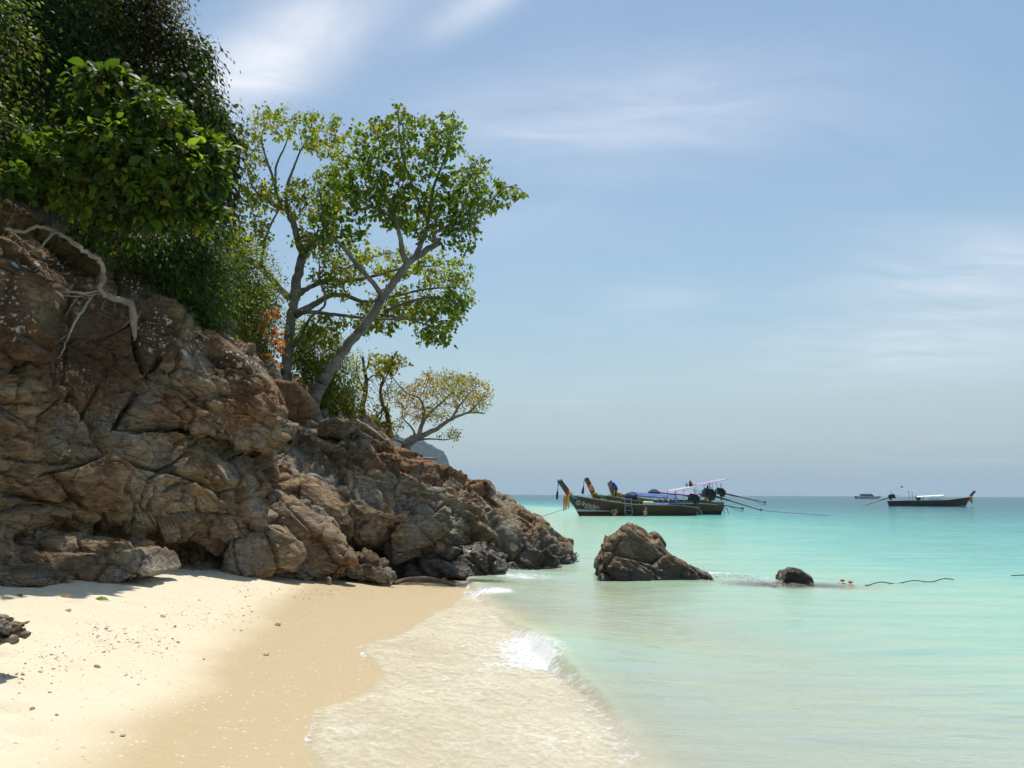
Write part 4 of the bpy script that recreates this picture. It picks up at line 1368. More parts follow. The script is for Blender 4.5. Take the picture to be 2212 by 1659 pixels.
def limb_tree(name, label, trunk, trunk_r, limbs, blobs, depth_spread, n_att, leaf_n, leaf_size, leaf_col, shape, rng, bark=BARK, twig=TWIG, step=.16, kill=.22, influence=1.3,
              leaf_dens=1.0, category='tree', var=.25, yellow=.03, colors2=None, droop=.8, tip_r=.0045, root_flare=1.35, bare=0.0):
    """trunk and limbs are (u, v, depth) paths; blobs is where the crown's twigs and leaves are"""
    tp = smooth_path([P(*q) for q in trunk], 6)
    base = tp[0].copy()
    root = empty(name, base, label=label, category=category)

    def put(nm, path, r0, r1, flare=1.0, mat=bark, sides=10):
        n = len(path)
        rr = [(r0 + (r1 - r0) * i / (n - 1)) * (flare if i == 0 else 1 + (flare - 1) * max(0, 1 - i / 4)) for i in range(n)]
        wob = [path[i] + (0.12 * rr[i] * rng.normal(size=3) if 0 < i < n - 1 else 0) for i in range(n)]
        mb = MB().tube([p - base for p in wob], rr, sides)
        return mb.build(nm, mat, root, smooth=True)
    put('trunk', tp, trunk_r[0], trunk_r[1], root_flare, sides=14)
    starts = [p for p in tp[len(tp) // 2:]]
    for (pts, r0, r1) in limbs:
        pth = smooth_path([P(*q) for q in pts], 5)
        put('branch', pth, r0 * .85, r1 * .85, 1.15, sides=8)
        starts += list(pth[2:])
    W = [blob_world(b) for b in blobs]
    vol = np.array([np.prod(w[1]) ** 0.67 for w in W])
    att = []
    for (c, r), s in zip(W, vol / vol.sum()):
        m = max(4, int(n_att * s))
        d = unit(rng.normal(size=(m, 3)))
        att.append(c + d * r * (rng.rand(m, 1) ** 0.45))
    att = np.concatenate(att)
    nodes, par = colonize(starts, att, step, influence, kill, 60, rng)
    ns = len(starts)
    kids = {}
    for i in range(ns, len(nodes)):
        kids.setdefault(par[i], []).append(i)
    load = np.zeros(len(nodes))
    for i in range(len(nodes) - 1, ns - 1, -1):
        if i not in kids:
            load[i] = 1
        load[par[i]] += load[i]
    rad_ = tip_r * np.maximum(load, 1) ** 0.45
    mb = MB()
    for i in range(ns, len(nodes)):
        # start a chain where the parent is a limb or has a heavier child
        p = par[i]
        if p >= ns and max(kids[p], key=lambda k: load[k]) == i:
            continue
        chain = [p, i]
        while chain[-1] in kids:
            chain.append(max(kids[chain[-1]], key=lambda k: load[k]))
        r = [min(rad_[k], 0.06) for k in chain]
        r[0] = r[1]
        mb.tube([nodes[k] - base for k in chain], r, 5 if r[0] > .012 else 4, cap=False)
    if mb.v:
        mb.build('twigs', twig, root, smooth=True, kind='stuff')
    # leaves on the young wood
    young = np.array([i for i in range(ns, len(nodes)) if load[i] <= 3])
    if leaf_n and len(young):
        if bare:
            keep = gnoise(nodes[young] * 0.9 + 2.2, 3) > bare - 0.5
            young = young[keep] if keep.any() else young
        pick = rng.choice(young, leaf_n)
        pos = nodes[pick] + rng.normal(size=(leaf_n, 3)) * step * 0.42
        pd = np.array([nodes[i] - nodes[par[i]] for i in pick])
        along = unit(0.6 * unit(pd) + np.array((0, 0, -droop)) + 0.6 * rng.normal(size=pos.shape))
        up = unit(np.array((0, 0, 0.8)) + 0.7 * rng.normal(size=pos.shape))
        col = leaf_colors(leaf_n, leaf_col, var, yellow, rng)
        if colors2 is not None:
            sel = gnoise(pos * 0.8 + 1.7, 4) + 0.2 * rng.normal(size=leaf_n) > colors2[1]
            col[sel] = leaf_colors(sel.sum(), colors2[0], var, yellow, rng)
        v, f, c = leaf_arrays(pos, along, up, leaf_size * np.exp(rng.normal(0, .25, leaf_n)), shape, col)
        me = fast_mesh('crown', v - base, f, attrs={'col': c})
        add_obj('crown', me, LEAF, root, kind='stuff')
    return root


def build_trees():
    rng = np.random.RandomState(3)
    D = 20.0
    limb_tree('shore_tree', 'grey-barked tree with a straight upright trunk and sparse light green crown', [(614, 850, D), (618, 800, D), (625, 730, D), (632, 670, D), (636, 640, D)], (.14, .10),
              [([(636, 645, D), (621, 639, D), (590, 607, D - .1), (562, 577, D - .2), (530, 556, D - .3), (507, 540, D - .4), (492, 515, D - .5), (474, 470, D - .6), (468, 440, D - .7)], .115, .03),
               ([(562, 577, D - .2), (567, 545, D), (575, 510, D), (590, 475, D + .1), (603, 452, D + .1)], .05, .022),
               ([(636, 645, D), (641, 600, D), (650, 560, D + .1), (652, 549, D + .1), (640, 503, D), (628, 470, D), (618, 452, D), (596, 444, D - .2), (575, 430, D - .4)], .15, .05),
               ([(612, 452, D), (598, 420, D), (595, 395, D), (597, 357, D + .2), (615, 317, D + .3), (625, 285, D + .3)], .06, .014),
               ([(618, 452, D), (621, 400, D + .2), (632, 370, D + .3), (640, 348, D + .3), (655, 314, D + .4), (680, 285, D + .5)], .055, .014),
               ([(597, 412, D), (585, 370, D - .2), (575, 342, D - .3), (565, 300, D - .3), (575, 265, D - .2)], .045, .012),
               ([(575, 430, D - .4), (550, 410, D - .5), (535, 370, D - .5), (530, 320, D - .5)], .035, .012),
               ([(652, 552, D + .1), (677, 521, D + .3), (696, 506, D + .4), (710, 470, D + .5), (725, 420, D + .6), (728, 370, D + .6)], .085, .016),
               ([(637, 645, D), (650, 632, D + .2), (668, 621, D + .3), (714, 602, D + .5), (745, 608, D + .6), (807, 596, D + .7), (869, 580, D + .8), (930, 575, D + .8)], .10, .02),
               ([(637, 680, D), (660, 668, D + .2), (677, 658, D + .3), (711, 639, D + .5), (745, 639, D + .6), (792, 652, D + .8), (850, 640, D + 1), (920, 625, D + 1), (985, 620, D + 1)], .115, .02),
               ([(638, 676, D), (670, 674, D - .2), (702, 677, D - .2), (760, 684, D - .2), (830, 690, D), (900, 690, D + .2), (960, 700, D + .3)], .07, .016),
               ([(700, 612, D + .4), (740, 585, D + .6), (790, 560, D + .7), (850, 545, D + .8)], .04, .014),
               ([(626, 752, D), (650, 730, D - .2), (662, 701, D - .3), (676, 680, D - .3), (700, 662, D - .3), (702, 640, D - .3), (692, 608, D - .3), (690, 570, D - .3)], .055, .02)],
              [(610, 262, D + .2, 85, 36, .9), (690, 290, D + .4, 70, 42, .9), (540, 320, D - .4, 34, 56, .6), (560, 420, D - .4, 50, 44, .6), (660, 430, D + .2, 55, 48, .8), (545, 500, D - .4, 56, 44, .6), (715, 420, D + .6, 50, 66, .7),
               (690, 530, D + .3, 60, 44, .8), (780, 560, D + .6, 80, 44, .8), (900, 575, D + .8, 90, 44, .9), (970, 600, D + 1, 60, 52, .8), (940, 680, D + .5, 70, 44, .8), (860, 660, D + .8, 90, 50, .8), (720, 600, D, 56, 36, .6),
               (520, 450, D - .5, 44, 56, .5), (740, 350, D + .5, 54, 50, .7), (990, 640, D + 1, 40, 50, .6), (690, 720, D - .3, 50, 40, .5), (800, 700, D, 70, 30, .6), (930, 725, D + .4, 40, 26, .5)],
              1.2, 2600, 12500, .073, (0.15, 0.21, 0.028), LEAF_HEART, rng, colors2=((0.19, 0.23, 0.03), 0.0), yellow=.05)
    D = 18.8
    limb_tree('shore_tree', 'grey-barked tree whose thick trunk leans right, with a dense dark green crown', [(678, 905, D), (676, 886, D), (684, 851, D), (700, 822, D), (717, 797, D), (753, 742, D), (790, 700, D), (826, 643, D), (857, 602, D), (879, 571, D), (913, 546, D), (950, 523, D)], (.15, .065),
              [([(826, 643, D), (812, 618, D - .2), (770, 571, D - .4), (736, 528, D - .5), (714, 515, D - .6), (703, 490, D - .7), (696, 450, D - .7), (690, 410, D - .7)], .075, .018),
               ([(879, 571, D), (868, 540, D - .1), (866, 518, D - .2), (854, 472, D - .3), (838, 432, D - .3), (820, 390, D - .3), (800, 350, D - .3)], .085, .016),
               ([(895, 560, D), (912, 520, D + .1), (919, 506, D + .1), (928, 456, D + .2), (935, 410, D + .2), (950, 370, D + .2), (965, 330, D + .3), (975, 285, D + .3)], .075, .016),
               ([(924, 480, D + .2), (905, 440, D), (890, 395, D - .1), (870, 340, D - .2), (862, 280, D - .2), (860, 235, D - .2)], .05, .012),
               ([(948, 525, D), (938, 505, D - .2), (978, 487, D - .3), (1024, 466, D - .3), (1060, 435, D - .3), (1090, 405, D - .3), (1125, 408, D - .3)], .06, .012),
               ([(978, 487, D - .3), (1000, 450, D - .1), (1015, 410, D), (1040, 370, D)], .035, .012),
               ([(832, 673, D), (876, 655, D - .4), (931, 642, D - .6), (970, 650, D - .7), (1000, 645, D - .7)], .05, .012),
               ([(822, 680, D), (880, 690, D - .4), (930, 705, D - .6), (960, 720, D - .6)], .035, .01),
               ([(854, 472, D - .3), (820, 455, D - .5), (780, 430, D - .6), (760, 390, D - .7)], .035, .012)],
              [(850, 320, D - .2, 105, 78, 1.1), (950, 300, D + .2, 64, 54, .9), (880, 420, D, 140, 80, 1.2), (1000, 420, D - .2, 80, 70, 1.0), (1065, 425, D - .3, 46, 40, .6), (770, 430, D - .5, 100, 90, .9), (860, 238, D - .2, 22, 26, .4),
               (965, 268, D + .2, 42, 26, .5), (1030, 358, D, 34, 34, .5), (757, 380, D - .6, 50, 50, .6), (990, 490, D - .3, 56, 34, .6), (1000, 525, D - .2, 36, 36, .5), (1115, 412, D - .3, 20, 18, .3), (770, 270, D - .4, 14, 16, .3), (820, 290, D - .2, 50, 40, .6),
               (930, 480, D, 70, 40, .6), (700, 490, D - .7, 40, 40, .5), (960, 660, D - .7, 60, 30, .5), (950, 730, D - .6, 40, 22, .4)],
              1.2, 2300, 7600, .088, (0.095, 0.155, 0.018), LEAF_HEART, rng, colors2=((0.12, 0.175, 0.02), 0.1), yellow=.025)
    D = 23.0
    limb_tree('spreading_tree', 'low wind-bent tree with orange-brown thinning leaves on the headland crest', [(872, 985, D), (878, 962, D), (892, 948, D), (912, 942, D)], (.15, .10),
              [([(890, 950, D), (915, 940, D), (943, 926, D), (976, 905, D), (1012, 891, D), (1047, 893, D)], .11, .02),
               ([(905, 944, D), (912, 915, D + .2), (930, 890, D + .3), (960, 865, D + .3), (985, 835, D + .3)], .08, .016),
               ([(976, 905, D), (990, 880, D - .2), (1010, 855, D - .2), (1030, 830, D - .2)], .045, .012), ([(1012, 891, D), (1035, 870, D), (1048, 850, D)], .03, .01),
               ([(912, 915, D + .2), (915, 885, D), (905, 860, D), (880, 850, D), (860, 830, D), (842, 805, D)], .05, .014),
               ([(900, 948, D), (890, 925, D - .2), (872, 905, D - .2), (868, 890, D - .2)], .04, .012), ([(880, 965, D), (862, 952, D - .2), (840, 948, D - .3), (815, 935, D - .3)], .045, .012),
               ([(900, 950, D), (930, 948, D - .3), (960, 950, D - .3), (990, 945, D - .3)], .035, .01)],
              [(1000, 842, D, 66, 38, .9), (940, 835, D + .2, 60, 32, .9), (965, 818, D + .2, 75, 20, .8), (1040, 860, D, 28, 36, .6), (870, 855, D, 56, 28, .7), (900, 890, D, 40, 22, .6), (978, 938, D - .3, 30, 14, .4), (840, 925, D - .3, 30, 24, .4), (830, 800, D, 30, 20, .4), (930, 890, D, 40, 24, .6)],
              1.2, 2200, 6000, .052, (0.30, 0.23, 0.10), LEAF_OVAL, rng, colors2=((0.24, 0.26, 0.06), 0.05), yellow=.05, bark=PALE, step=.14, kill=.16, tip_r=.0055, var=.3)
    D = 22.0
    limb_tree('bare_tree', 'thin dark nearly leafless tree between the yellow-green bush and the spreading tree', [(781, 905, D), (784, 875, D), (790, 845, D), (791, 820, D), (786, 795, D), (784, 770, D)], (.085, .03),
              [([(790, 830, D), (800, 815, D), (815, 810, D), (830, 812, D)], .03, .008), ([(790, 850, D), (776, 820, D), (770, 790, D), (772, 770, D)], .04, .01), ([(788, 805, D), (796, 785, D), (800, 765, D)], .03, .008)],
              [(790, 785, D, 28, 24, .5), (815, 820, D, 34, 26, .5), (775, 810, D, 16, 40, .4), (820, 860, D, 26, 26, .4)], 1.0, 420, 160, .05, (0.16, 0.17, 0.03), LEAF_SMALL, rng, bark=TWIG, step=.13, kill=.17, tip_r=.006)
    limb_tree('young_tree', 'slim tree with a yellow-green tuft of leaves behind the spreading tree', [(842, 945, D + .8), (838, 900, D + .8), (826, 870, D + .8), (822, 840, D + .8), (830, 815, D + .8)], (.07, .03),
              [([(822, 840, D + .8), (836, 810, D + .8), (846, 785, D + .8), (850, 768, D + .8)], .03, .01), ([(830, 880, D + .8), (815, 900, D + .8), (808, 920, D + .8)], .03, .01)],
              [(832, 785, D + .8, 34, 26, .5), (862, 782, D + .8, 22, 18, .4), (815, 775, D + .8, 22, 16, .4), (820, 905, D + .8, 30, 32, .4), (800, 930, D + .8, 20, 18, .3)], 1.0, 420, 1100, .075, (0.16, 0.18, 0.025), LEAF_OVAL, rng, bark=TWIG, step=.14, kill=.18, yellow=.05)


build_trees()


def build_small_plants():
    rng = np.random.RandomState(8)
    # red-leaved sapling beside the straight trunk
    base = P(545, 792, 15.6)
    root = empty('red_sapling', base, label='thin sapling with scattered orange-red leaves in front of the olive bush', category='sapling')
    mb = MB()
    stems = [[(545, 792), (556, 765), (565, 735), (570, 705), (572, 680)], [(556, 765), (540, 745), (525, 735), (510, 730)], [(565, 735), (555, 700), (545, 672), (530, 650), (515, 640)], [(558, 760), (580, 745), (600, 745), (612, 752)],
             [(565, 735), (585, 725), (600, 722)], [(548, 785), (530, 775), (520, 760)], [(556, 765), (575, 770), (600, 772)], [(570, 705), (590, 690), (600, 680)]]
    tips = []
    for k, s in enumerate(stems):
        p = smooth_path([P(u, v, 15.6 + 0.06 * k * (-1) ** k) for u, v in s], 4)
        mb.tube([q - base for q in p], [(.020 if k == 0 else .010) * (1 - .7 * i / (len(p) - 1)) for i in range(len(p))], 5)
        tips += [(p[i], p[i] - p[i - 1]) for i in range(len(p) // 2, len(p))]
    mb.build('stems', TWIG, root, smooth=True)
    tv, tf = LEAF_OVAL
    meshes = []
    for k in range(5):
        c = np.array(((0.34, 0.08, 0.03), (0.40, 0.12, 0.035), (0.28, 0.06, 0.03), (0.36, 0.15, 0.05), (0.24, 0.075, 0.04))[k])
        me = fast_mesh('leaf', tv, [tuple(q) for q in tf], attrs={'col': np.repeat(c[None], len(tv), 0)})
        me.materials.append(LEAF)
        meshes.append(me)
    for k in range(170):
        p, d = tips[rng.randint(len(tips))]
        y = Vector(unit(unit(d) + 0.8 * rng.normal(size=3) + np.array((0, 0, .1))))
        x = y.cross(Vector(unit(np.array((0, -.6, .8)) + .5 * rng.normal(size=3)))).normalized()
        z = x.cross(y)
        o = bpy.data.objects.new('leaf', meshes[k % 5])
        COL.objects.link(o)
        o.parent = root
        o.matrix_local = Matrix.Translation(p - base + rng.normal(size=3) * .06) @ Matrix((x, y, z)).transposed().to_4x4() @ Matrix.Scale(.088 * (0.7 + .6 * rng.rand()), 4)
    # seedlings rooted in cracks of the rock
    for k, (u, v, y, n) in enumerate(((402, 690, 12.6, 5), (440, 712, 12.9, 4), (640, 905, 17.4, 5))):
        b = P(u, v, y)
        r = empty('seedling', b, label=('pale green seedling on top of the lichen-spotted block', 'seedling with arching light leaves at the shaded rock edge', 'little green sprout beside the leaning trunk foot')[k], category='seedling')
        m2 = MB().tube([(0, 0, -.08), (.01, 0, .06), (.03, 0, .14)], [.008, .006, .004], 5)
        m2.build('stem', TWIG, r, smooth=True)
        for j in range(n):
            a = 2 * math.pi * j / n + .4
            pos = np.array([(.02, 0, .06 + .02 * j)])
            al = np.array([(math.cos(a), math.sin(a) * .6, .35)])
            vv, ff, cc = leaf_arrays(pos, al, np.array([(0, -.3, 1.0)]), [.14], LEAF_OVAL, np.array([(0.16, 0.27, 0.04)]))
            add_obj('leaf', fast_mesh('leaf', vv, ff, attrs={'col': cc}), LEAF, r)
    # bleached dead branch hanging down the face
    b = P(10, 495, 10.3)
    r = empty('dead_branch', P(287, 690, 11.3), label='bleached bare branch hanging across the dark upper cliff face', category='branch')
    rb = np.array(r.location)

    def limb(nm, pts, r0, r1):
        p = smooth_path([P(*q) for q in pts], 5)
        n = len(p)
        p = p + rng.normal(size=p.shape) * np.array((1, .6, 1)) * .3 * min(r0, .03)
        MB().tube([q - rb for q in p], [(r0 + (r1 - r0) * (i / (n - 1))) * (0.85 + .3 * rng.rand()) * min(1, .3 + i * .14) for i in range(n)], 8).build(nm, PALE, r, smooth=True)
    limb('branch', [(291, 735, 11.4), (289, 700, 11.25), (283, 660, 11.2), (262, 648, 11.1), (235, 640, 11.0), (218, 625, 10.9), (222, 590, 10.85), (213, 560, 10.8), (190, 548, 10.75), (160, 525, 10.6), (128, 505, 10.5), (85, 488, 10.3), (55, 500, 10.2), (10, 494, 10.0)], .050, .020)
    limb('branch', [(132, 507, 10.5), (118, 502, 10.4), (100, 520, 10.35), (82, 540, 10.3), (60, 542, 10.3)], .022, .008)
    limb('branch', [(216, 628, 10.9), (180, 634, 10.75), (140, 630, 10.65), (100, 628, 10.6), (56, 634, 10.5)], .02, .006)
    limb('branch', [(218, 634, 10.9), (170, 640, 10.75), (110, 636, 10.65), (58, 636, 10.5)], .014, .005)
    limb('branch', [(200, 638, 10.9), (185, 660, 10.8), (162, 695, 10.7), (145, 735, 10.65), (128, 770, 10.65), (114, 774, 10.65)], .02, .009)
    limb('branch', [(100, 640, 10.6), (85, 655, 10.6), (92, 672, 10.6), (104, 690, 10.6), (108, 740, 10.6), (112, 790, 10.6), (116, 808, 10.6)], .010, .006)
    for k in range(10):
        u0, v0 = ((60, 634), (90, 640), (118, 800), (114, 774), (285, 690), (20, 494), (62, 542), (150, 720), (105, 700), (175, 636))[k]
        du, dv = rng.normal(0, 22), 18 + 30 * rng.rand()
        limb('rootlet', [(u0, v0, 10.55), (u0 + du * .4, v0 + dv * .3, 10.5), (u0 + du, v0 + dv, 10.55)], .006, .003)
    limb('branch', [(232, 636, 11.0), (228, 625, 10.95), (225, 618, 10.95)], .012, .006)


build_small_plants()
# ------------------------------------------------------------------ boats
def hull_material(name, wood, bottom, stripe=None, stripe_len=3.2, water_z=0.36):
    m, nt = new_mat(name)
    out = nt.new('ShaderNodeOutputMaterial')
    tc = nt.new('ShaderNodeTexCoord').outputs['Object']
    sep = nt.new('ShaderNodeSeparateXYZ', ins={0: tc})
    n = nt.noise(nt.mapping(tc, scale=(0.5, 1, 3.0)), 4.0, 6.0, 0.65)
    n2 = nt.noise(nt.mapping(tc, scale=(2.0, 1, 0.6)), 5.0, 4.0, 0.6)
    col = nt.mix(n, tuple(k * 0.55 for k in wood), tuple(min(1, k * 1.5) for k in wood))
    col = nt.mix(nt.math('MULTIPLY', smooth_fac(nt, n2, 0.55, 0.75), 0.4), col, (0.13, 0.11, 0.085))
    low = smooth_fac(nt, nt.math('ADD', sep.outputs[2], nt.math('MULTIPLY', n, 0.05)), water_z + 0.03, water_z)
    low2 = nt.math('MULTIPLY', low, smooth_fac(nt, sep.outputs[0], 6.0, 3.0)) if stripe else low
    col = nt.mix(nt.math('MULTIPLY', low2, 0.9), col, bottom)
    if stripe:
        w = nt.math('MULTIPLY', nt.math('SUBTRACT', 1.0, nt.math('DIVIDE', sep.outputs[0], stripe_len)), 0.17)
        s1 = nt.math('GREATER_THAN', sep.outputs[2], water_z)
        s2 = nt.math('LESS_THAN', sep.outputs[2], nt.math('ADD', w, water_z))
        s3 = nt.math('LESS_THAN', sep.outputs[0], stripe_len)
        col = nt.mix(nt.math('MULTIPLY', nt.math('MULTIPLY', s1, s2), nt.math('MULTIPLY', s3, 0.9)), col, stripe)
    b = nt.new('ShaderNodeBsdfPrincipled', ins={'Base Color': col, 'Roughness': 0.65, 'Specular IOR Level': 0.2})
    nt.link(b.outputs[0], out.inputs[0])
    return m


M_PROW = simple_mat('red_brown_wood', (0.20, 0.055, 0.032), .5)
M_DARKW = simple_mat('black_brown_wood', (0.055, 0.045, 0.038), .5)
M_RAIL = simple_mat('grey_rail_paint', (0.28, 0.29, 0.27), .5)
M_DECK = simple_mat('worn_deck_wood', (0.24, 0.18, 0.11), .7)
M_IRON = simple_mat('oily_iron', (0.030, 0.030, 0.030), .45, 0.5)
M_STEEL = simple_mat('grey_steel_tube', (0.34, 0.36, 0.40), .4, 0.5)
M_WHITE = simple_mat('white_canvas', (0.80, 0.80, 0.78), .7)
M_BLUE = simple_mat('blue_tarpaulin', (0.02, 0.085, 0.30), .5)
M_NAVY = simple_mat('navy_cloth', (0.012, 0.022, 0.075), .7)
M_LILAC = simple_mat('lilac_canvas', (0.34, 0.26, 0.42), .6)
M_PURPLE = simple_mat('purple_cloth', (0.07, 0.03, 0.17), .7)
M_GREYC = simple_mat('grey_canvas', (0.42, 0.43, 0.44), .6)
M_ORANGE = simple_mat('orange_ribbon', (0.80, 0.16, 0.03), .6)
M_YELLOW = simple_mat('yellow_ribbon', (0.80, 0.52, 0.02), .6)
M_GREEN = simple_mat('green_ribbon', (0.05, 0.35, 0.12), .6)
M_RED = simple_mat('red_ribbon', (0.55, 0.03, 0.03), .6)
M_SKYB = simple_mat('blue_ribbon', (0.03, 0.30, 0.62), .6)
M_PINK = simple_mat('pink_garland', (0.75, 0.25, 0.16), .7)
M_CREAM = simple_mat('cream_plastic', (0.72, 0.68, 0.52), .4)
M_PAINT = simple_mat('white_paint', (0.78, 0.78, 0.74), .5, noise=.04)
M_ROPE = simple_mat('old_rope', (0.16, 0.13, 0.09), .9)
M_DROPE = simple_mat('weedy_rope', (0.03, 0.04, 0.03), .8)


class Hull:
    def __init__(self, L, beam, bow_h, mid_h, stern_h, rake):
        self.L, self.B, self.bow_h, self.mid_h, self.stern_h, self.rake = L, beam, bow_h, mid_h, stern_h, rake

    def sheer(self, t):
        t = np.asarray(t, float)
        return np.interp(t, [0, .06, .14, .25, .4, .6, .8, 1], [self.bow_h, self.bow_h * .93, self.bow_h * .82, self.bow_h * .68 + .02, self.mid_h * 1.06, self.mid_h, self.mid_h * .97, self.stern_h])

    def half(self, t):
        t = np.asarray(t, float)
        return self.B / 2 * np.interp(t, [0, .04, .12, .25, .42, .65, .85, 1], [.03, .16, .45, .78, .97, 1, .86, .58])

    def point(self, t, k):
        """k 0 at the keel, 1 at the gunwale"""
        t, k = np.broadcast_arrays(np.asarray(t, float), np.asarray(k, float))
        zs = self.sheer(t)
        zk = np.interp(t, [0, .1, .9, 1], [-.35, -.42, -.40, -.28])
        z = zk + (zs - zk) * k
        p = np.interp(t, [0, .2, .5, 1], [1.0, .72, .45, .55])
        y = self.half(t) * np.maximum(k, 0) ** p
        step = 0.012 * np.floor(k * 5.999)
        y = y + step * np.clip(t * 8, 0, 1)
        x = self.L * t - self.rake * np.clip((z) / self.bow_h, -.2, 1.2) * (1 - t) ** 3 + 0.25 * (z > 0) * z * (t ** 6)
        return x, y, z

    def side_at(self, x, z):
        """half-beam of the hull skin at local x, height z"""
        t = np.clip(np.asarray(x, float) / self.L, 0, 1)
        for _ in range(12):
            t = np.clip((x + self.rake * np.clip(z / self.bow_h, -.2, 1.2) * (1 - t) ** 3) / self.L, 0, 1)
        zs = self.sheer(t)
        zk = np.interp(t, [0, .1, .9, 1], [-.35, -.42, -.40, -.28])
        k = np.clip((z - zk) / (zs - zk), 0, 1)
        return self.point(t, k)[1]

    def mesh(self):
        ts = np.concatenate((np.linspace(0, .3, 22)[:-1], np.linspace(.3, 1, 26)))
        ks = np.sort(np.concatenate([np.linspace(0, 1, 7), np.linspace(0, 1, 7)[1:-1] - 0.012]))
        T, K = np.meshgrid(ts, ks, indexing='ij')
        x, y, z = self.point(T, K)
        nt_, nk = T.shape
        V, F = [], []
        for s in (-1, 1):
            o = len(V)
            V += list(zip(x.ravel(), (s * y).ravel(), z.ravel()))
            for i in range(nt_ - 1):
                for j in range(nk - 1):
                    q = (o + i * nk + j, o + (i + 1) * nk + j, o + (i + 1) * nk + j + 1, o + i * nk + j + 1)
                    F.append(q if s < 0 else q[::-1])
        # transom and inner deck
        n0 = nt_ * nk
        st = [(nt_ - 1) * nk + j for j in range(nk)]
        F.append(tuple(st + [n0 + q for q in reversed(st)]))
        o = len(V)
        for i, t in enumerate(ts):
            zd = max(0.14, float(self.sheer(t)) - 0.42)
            hb = max(0.01, float(self.side_at(float(self.point(t, .8)[0]), zd)) - 0.05)
            xx = float(self.point(t, np.clip((zd + .4) / (float(self.sheer(t)) + .4), 0, 1))[0])
            V += [(xx, -hb, zd), (xx, hb, zd)]
            if i:
                a = o + 2 * (i - 1)
                F.append((a, a + 2, a + 3, a + 1))
        return V, F


def cloth_roof(x0, x1, half_w, z0, z1, crown, sag=0.0, n=10, thick=.03):
    """a gently arched awning from x0 to x1"""
    V, F = [], []
    for side in (0, 1):
        for i in range(n + 1):
            s = i / n
            for j in range(7):
                a = j / 6 * 2 - 1
                V.append((x0 + (x1 - x0) * s, a * half_w, z0 + (z1 - z0) * s + crown * (1 - a * a) - sag * math.sin(math.pi * s * 3) ** 2 - side * thick))
    m = (n + 1) * 7
    for i in range(n):
        for j in range(6):
            q = (i * 7 + j, (i + 1) * 7 + j, (i + 1) * 7 + j + 1, i * 7 + j + 1)
            F += [q[::-1], tuple(k + m for k in q)]
        F += [(i * 7, i * 7 + m, (i + 1) * 7 + m, (i + 1) * 7), (i * 7 + 6, (i + 1) * 7 + 6, (i + 1) * 7 + 6 + m, i * 7 + 6 + m)]
    for i in (0, n):
        for j in range(6):
            q = (i * 7 + j, i * 7 + j + 1, i * 7 + j + 1 + m, i * 7 + j + m)
            F.append(q if i == 0 else q[::-1])
    return MB().add(V, F)


def longtail(label, bow, stern, hull, hull_mat, prow_mat, prow_top, rail=M_RAIL):
    """bow, stern: world points on the waterline; local x runs from the bow foot to the stern"""
    bow, stern = np.array(bow), np.array(stern)
    d = stern - bow
    ang = math.atan2(d[1], d[0])
    root = empty('longtail_boat', (bow[0], bow[1], 0), label=label, category='boat', group='wooden longtail boats at anchor')
    root.rotation_euler = (0, 0, ang)
    V, F = hull.mesh()
    MB().add(V, F).build('hull', hull_mat, root)
    for s in (-1, 1):
        ts = np.linspace(0, 1, 40)
        x, y, z = hull.point(ts, np.ones(40))
        MB().tube([(a, s * (b + .015), c + .01) for a, b, c in zip(x, y, z)], .042, 6).build('gunwale', rail, root, smooth=True)
    # stem post sweeping up
    sx, _, sz = (float(k) for k in hull.point(0.0, 1.0))
    fx, _, fz = (float(k) for k in hull.point(0.0, 0.55))
    tx, tz = prow_top
    V = []
    for (x, z, w, th) in ((fx + .12, fz, .10, .07), (sx + .16, sz - .22, .17, .10), (sx + .08 + (tx - sx) * .35, sz + (tz - sz) * .35, .19, .11), (tx + .05, tz - .04, .17, .10), (tx - .02, tz + .03, .15, .09)):
        dx, dz = tx - sx, tz - sz
        ln = math.hypot(dx, dz)
        nx, nz = dz / ln, -dx / ln
        V += [(x - nx * w, -th, z - nz * w), (x + nx * w, -th, z + nz * w), (x + nx * w, th, z + nz * w), (x - nx * w, th, z - nz * w)]
    F = [(3, 2, 1, 0)] + [(4 * i + a, 4 * i + (a + 1) % 4, 4 * i + 4 + (a + 1) % 4, 4 * i + 4 + a) for i in range(4) for a in range(4)] + [(16, 17, 18, 19)]
    MB().add(V, F).build('prow', prow_mat, root)
    # thwarts
    for t in (.30, .42, .54, .66, .78):
        x, y, z = (float(k) for k in hull.point(t, .86))
        MB().box((x, 0, z), (.22, 2 * y - .06, .04)).build('thwart', M_DECK, root)
    return root


def ribbon(root, mat, pts, width=.12):
    """a hanging strip of cloth, folded lengthwise"""
    V, F = [], []
    for i, p in enumerate(pts):
        w = width * (0.7 + .3 * math.sin(i * 1.3))
        V += [(p[0] - w / 2, p[1], p[2]), (p[0], p[1] - .05, p[2]), (p[0] + w / 2, p[1] + .01, p[2]), (p[0], p[1] + .04, p[2])]
    for i in range(len(pts) - 1):
        F += [(4 * i + a, 4 * i + (a + 1) % 4, 4 * i + 4 + (a + 1) % 4, 4 * i + 4 + a) for a in range(4)]
    F += [(3, 2, 1, 0), tuple(4 * (len(pts) - 1) + a for a in range(4))]
    MB().add(V, F).build('ribbon', mat, root)


def wrap(root, mat, c, axis, r, h, name='ribbon_wrap'):
    ax = Vector(axis).normalized()
    c = Vector(c)
    pts = [c - ax * h / 2, c - ax * h / 4, c, c + ax * h / 4, c + ax * h / 2]
    MB().tube(pts, [r * .92, r * 1.05, r * 1.1, r * 1.03, r * .9], 9).build(name, mat, root, smooth=True)


